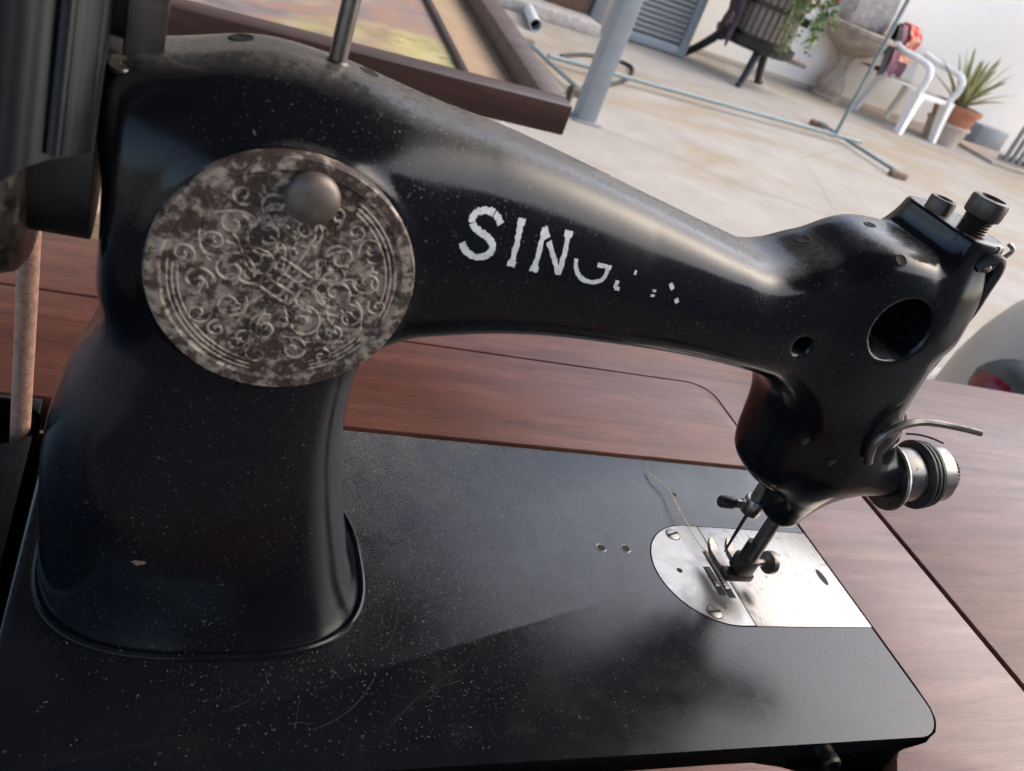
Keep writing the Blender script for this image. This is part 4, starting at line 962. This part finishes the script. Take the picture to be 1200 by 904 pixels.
# face plate and thread guide at the upper end of the head
bm = BM(); prism(bm, [(78, 118), (106, 118), (110, 150), (106, 180), (78, 180), (75, 150)], -56, -50.5, 0.6, 2, Matrix(((0, 0, 1, 0), (1, 0, 0, 0), (0, 1, 0, 0), (0, 0, 0, 1)))); part('face_plate', bm, 'steel_dark')
bm = BM(); tube(bm, spline([(-62, 72, 194), (-60, 70.5, 192.5), (-63, 70, 188.5), (-66, 69.2, 184)], 5), 0.8, 8); part('thread_guide', bm, 'nickel')
bm = BM(); lathe(bm, [(0, 1.6), (1.2, 1.3), (1.9, 0.4), (1.9, -1.5)], (-67, 70.0, 184.2), (0.1, -1, 0.1), 16); part('guide_screw', bm, 'nickel')
bm = BM(); tube(bm, spline([(-71, 71, 183), (-67, 70, 187.5), (-63.8, 69.5, 188), (-61.6, 69.5, 184), (-60.6, 70, 176), (-58.8, 71, 167), (-58.2, 72, 160)], 5), [1.6, 1.8, 2.0, 2.1, 2.1, 2.0, 1.9, 1.8]*4 + [1.5, 1.5, 1.2][:0] if False else 2.0, 10); part('take_up_guard', bm, 'black_iron')
# mechanism behind the round opening in the head
bm = BM(); lathe(bm, [(0, 0), (8.5, 0), (9, -1), (9, -5)], (-86, 92, 152), (0, -1, 0), 28); ME = part('crank_disc', bm, 'steel_dull')
bm = BM(); tube(bm, [(-103, 84, 166), (-98, 84, 158), (-101, 84, 146)], [2.2, 2.8, 1.8], 10); part('link_rod', bm, 'steel_dull')
bm = BM(); lathe(bm, [(0, 1.2), (1.3, 0.8), (1.6, 0)], (-90, 86.5, 160), (0, -1, 0), 14); part('link_screw', bm, 'nickel')
for k in range(7):
    bm = BM(); lathe(bm, [(0, 0.8), (0.9, 0.5), (1.1, 0)], (-92 + 2.4*math.cos(k*2.2)*1.6, 86.8, 149 + 3.0*math.sin(k*1.7)*1.3), (0, -1, 0), 10); part('gear_tooth', bm, 'steel_dull', ME)
# screws on the lower head
for x_, z_ in ((-96.5, 98), (-82, 92)):
    p = front(x_, z_, 0.0); bm = BM(); lathe(bm, [(2.2, -0.6), (2.1, 0.2), (1.6, 0.45), (0, 0.5)], p, (0.05, -1, -0.2), 20); part('head_screw', bm, 'black_iron')
p = front(-336.5, 35, 0.0); bm = BM(); cpt = bm.verts.new(front(-336.5, 35, 0.1)); ringv = [bm.verts.new(front(-336.5 + (1.9 + 0.7*math.sin(k*2.3))*math.cos(k*0.5236), 35 + (1.0 + 0.4*math.sin(k*1.7))*math.sin(k*0.5236), 0.06)) for k in range(12)]
for k in range(12): bm.faces.new((cpt, ringv[k], ringv[(k+1) % 12]))
part('chip_mark', bm, 'rust_cap', CAST)

bm = BM(); tube(bm, [(-367.6, 54.6, 163), (-367.0, 73.0, 232)], 1.9, 12); GR = bm
# belt guard, bobbin winder, hand wheel at the pillar end
bm = BM()
gxy = [(-360.4, 70), (-360.6, 62)] + [(-392 + 33*math.cos(R(a_)), 77 + 33*math.sin(R(a_))) for a_ in range(-34, -150, -7)] + [(-428, 80), (-428, 140), (-360.4, 132)]
lowz = lambda x: np.interp(x, [-428, -400, -384, -376, -370, -360], [140, 146, 151, 158, 161.5, 161.5])
lo_ = [bm.verts.new((x, y, lowz(x))) for x, y in gxy]; hi_ = [bm.verts.new((x + 0.8, y + (20 if y < 90 else 0), 232)) for x, y in gxy]
for i in range(len(gxy)): bm.faces.new((lo_[i], hi_[i], hi_[(i+1) % len(gxy)], lo_[(i+1) % len(gxy)]))
bm.faces.new(hi_); bm.faces.new(lo_[::-1])
bmesh.ops.bevel(bm, geom=[e for e in bm.edges if abs(e.verts[0].co.z - e.verts[1].co.z) > 20], offset=1.2, segments=3, affect='EDGES')
BG = part('belt_guard', bm, 'guard_enamel', None, True, 50)
part('guard_rib', GR, 'guard_enamel', BG)
bm = BM(); tube(bm, [(-360.0, 92, 156), (-378, 92, 156)], 29, 32); part('wheel_hub', bm, 'black_iron')
bm = BM(); lathe(bm, [(28, 0), (40, 1), (43, 3), (44, 6), (40, 9), (40, 11), (44, 14), (43, 18), (38, 20), (28, 21)], (-373.5, 94, 158), (-1, 0, 0), 64); part('hand_wheel', bm, 'steel_dull')
bm = BM()
for lo, hi in (((-356.8, 84, 177), (-347.6, 87, 222)), ((-363, 84, 177), (-356.81, 87, 183.6)), ((-363, 84, 193.5), (-356.81, 87, 222))): box(bm, lo, hi, 0.5)
BW = part('bobbin_winder', bm, 'steel_dull')
bm = BM(); box(bm, (-364, 87.5, 180), (-356, 96, 200), 0.5); part('winder_block', bm, 'black_iron', BW)
bm = BM(); tube(bm, [(-366.5, 82, 232), (-366.5, 82, 181)], [3.4, 3.2], 16); part('winder_shaft', bm, 'black_enamel', BW)
bm = BM(); lathe(bm, [(0, 0), (3.6, 0), (3.6, 1.2), (3.0, 1.7), (1.2, 1.7), (1.0, 0.9), (0, 0.9)], (-356.5, 80.5, 177.5), (0.15, -0.25, 1), 24); part('winder_screw', bm, 'steel_dull', BW)

# fine curved scratches on the bed
rs = random.Random(9); bm = BM()
for k in range(90):
    x, y = rs.uniform(-300, -10), rs.uniform(8, 172)
    if (x > -114 and 56 < y < 127) or ((x+311)/64)**2 + ((y-91)/53)**2 < 1: continue
    a_ = rs.uniform(0, 6.28); L = rs.choice((5, 8, 12, 20, 34)); cu = rs.uniform(-0.12, 0.12); w_ = rs.uniform(0.03, 0.055); prev = None
    for q in range(9):
        if x > -1.5 or y < 4.5 or y > 176 or (x > -113 and 57 < y < 126) or ((x+311)/62)**2 + ((y-91)/51)**2 < 1: break
        nr = (-math.sin(a_)*w_, math.cos(a_)*w_); cur = (bm.verts.new((x + nr[0], y + nr[1], 0.03)), bm.verts.new((x - nr[0], y - nr[1], 0.03)))
        if prev: bm.faces.new((prev[0], prev[1], cur[1], cur[0]))
        prev = cur; x += math.cos(a_)*L/8; y += math.sin(a_)*L/8; a_ += cu + rs.uniform(-0.05, 0.05)
tag(part('scratches', bm, 'scratch_mark', BED, False), kind='stuff')
# leather belt, thread, lint
bm = BM(); pts = [(-383, 146, 190), (-383.0, 150, 140), (-383.2, 156, 70), (-383.4, 160, 0), (-383.5, 161, -20)]
tube(bm, spline(pts, 8), 3.7, 14); o = obj('leather_belt', bm, MAT['leather'], None, True, MM, at=(-0.3834, 0.160, 0.0)); tag(o, 'round brown leather drive belt running down through the dark round hole', 'belt')
bm = BM(); tp = [(-83.6, 164.5), (-82.6, 158.4), (-78.9, 149.9), (-78.8, 143.3), (-80.2, 131.6), (-80.2, 122.9), (-80.0, 110.9), (-78.1, 104.6), (-75.1, 102.5), (-74.4, 97)]
tube(bm, spline([(x, y, 0.9 + 3.2*math.sin(math.pi*i/9)) for i, (x, y) in enumerate(tp)], 6), 0.28, 6); o = obj('loose_thread', bm, MAT['thread'], None, True, MM, at=(-0.08, 0.13, 0.0)); tag(o, 'loose tan thread lying across the bed to the needle plate', 'thread')
rl = random.Random(21); bm = BM(); cnt = 0
while cnt < 19000:
    x = rl.uniform(-366, -30); y = rl.uniform(6, 175)
    if x > -112 and 57 < y < 126: continue
    if ((x+311)/59)**2 + ((y-91)/49)**2 < 1: continue
    wgt = 0.012 + 0.97*math.exp(-((x + 238)/66)**2)*(0.05 + 0.95*(y/178)**1.8) + 0.35*math.exp(-((y - 176)/6)**2)*(x < -100)
    if rl.random() > wgt: continue
    cnt += 1
    L = min(3.2, rl.expovariate(1/0.26) + 0.10); a_ = rl.uniform(0, 6.28); cu = rl.uniform(-1.2, 1.2); w_ = rl.uniform(0.028, 0.06); px_, py_ = x, y; prev = None
    for k in range(3):
        d_ = (math.cos(a_), math.sin(a_)); nr = (-d_[1]*w_, d_[0]*w_)
        cur = (bm.verts.new((px_ + nr[0], py_ + nr[1], 0.06 + 0.06*k)), bm.verts.new((px_ - nr[0], py_ - nr[1], 0.10)))
        if prev: bm.faces.new((prev[0], prev[1], cur[1], cur[0]))
        prev = cur; px_ += d_[0]*L/2; py_ += d_[1]*L/2; a_ += cu
o = obj('lint', bm, MAT['lint'], None, False, MM, at=(-0.2, 0.09, 0.0)); tag(o, 'fine grey lint and dust scattered over the black machine bed', 'lint', kind='stuff')
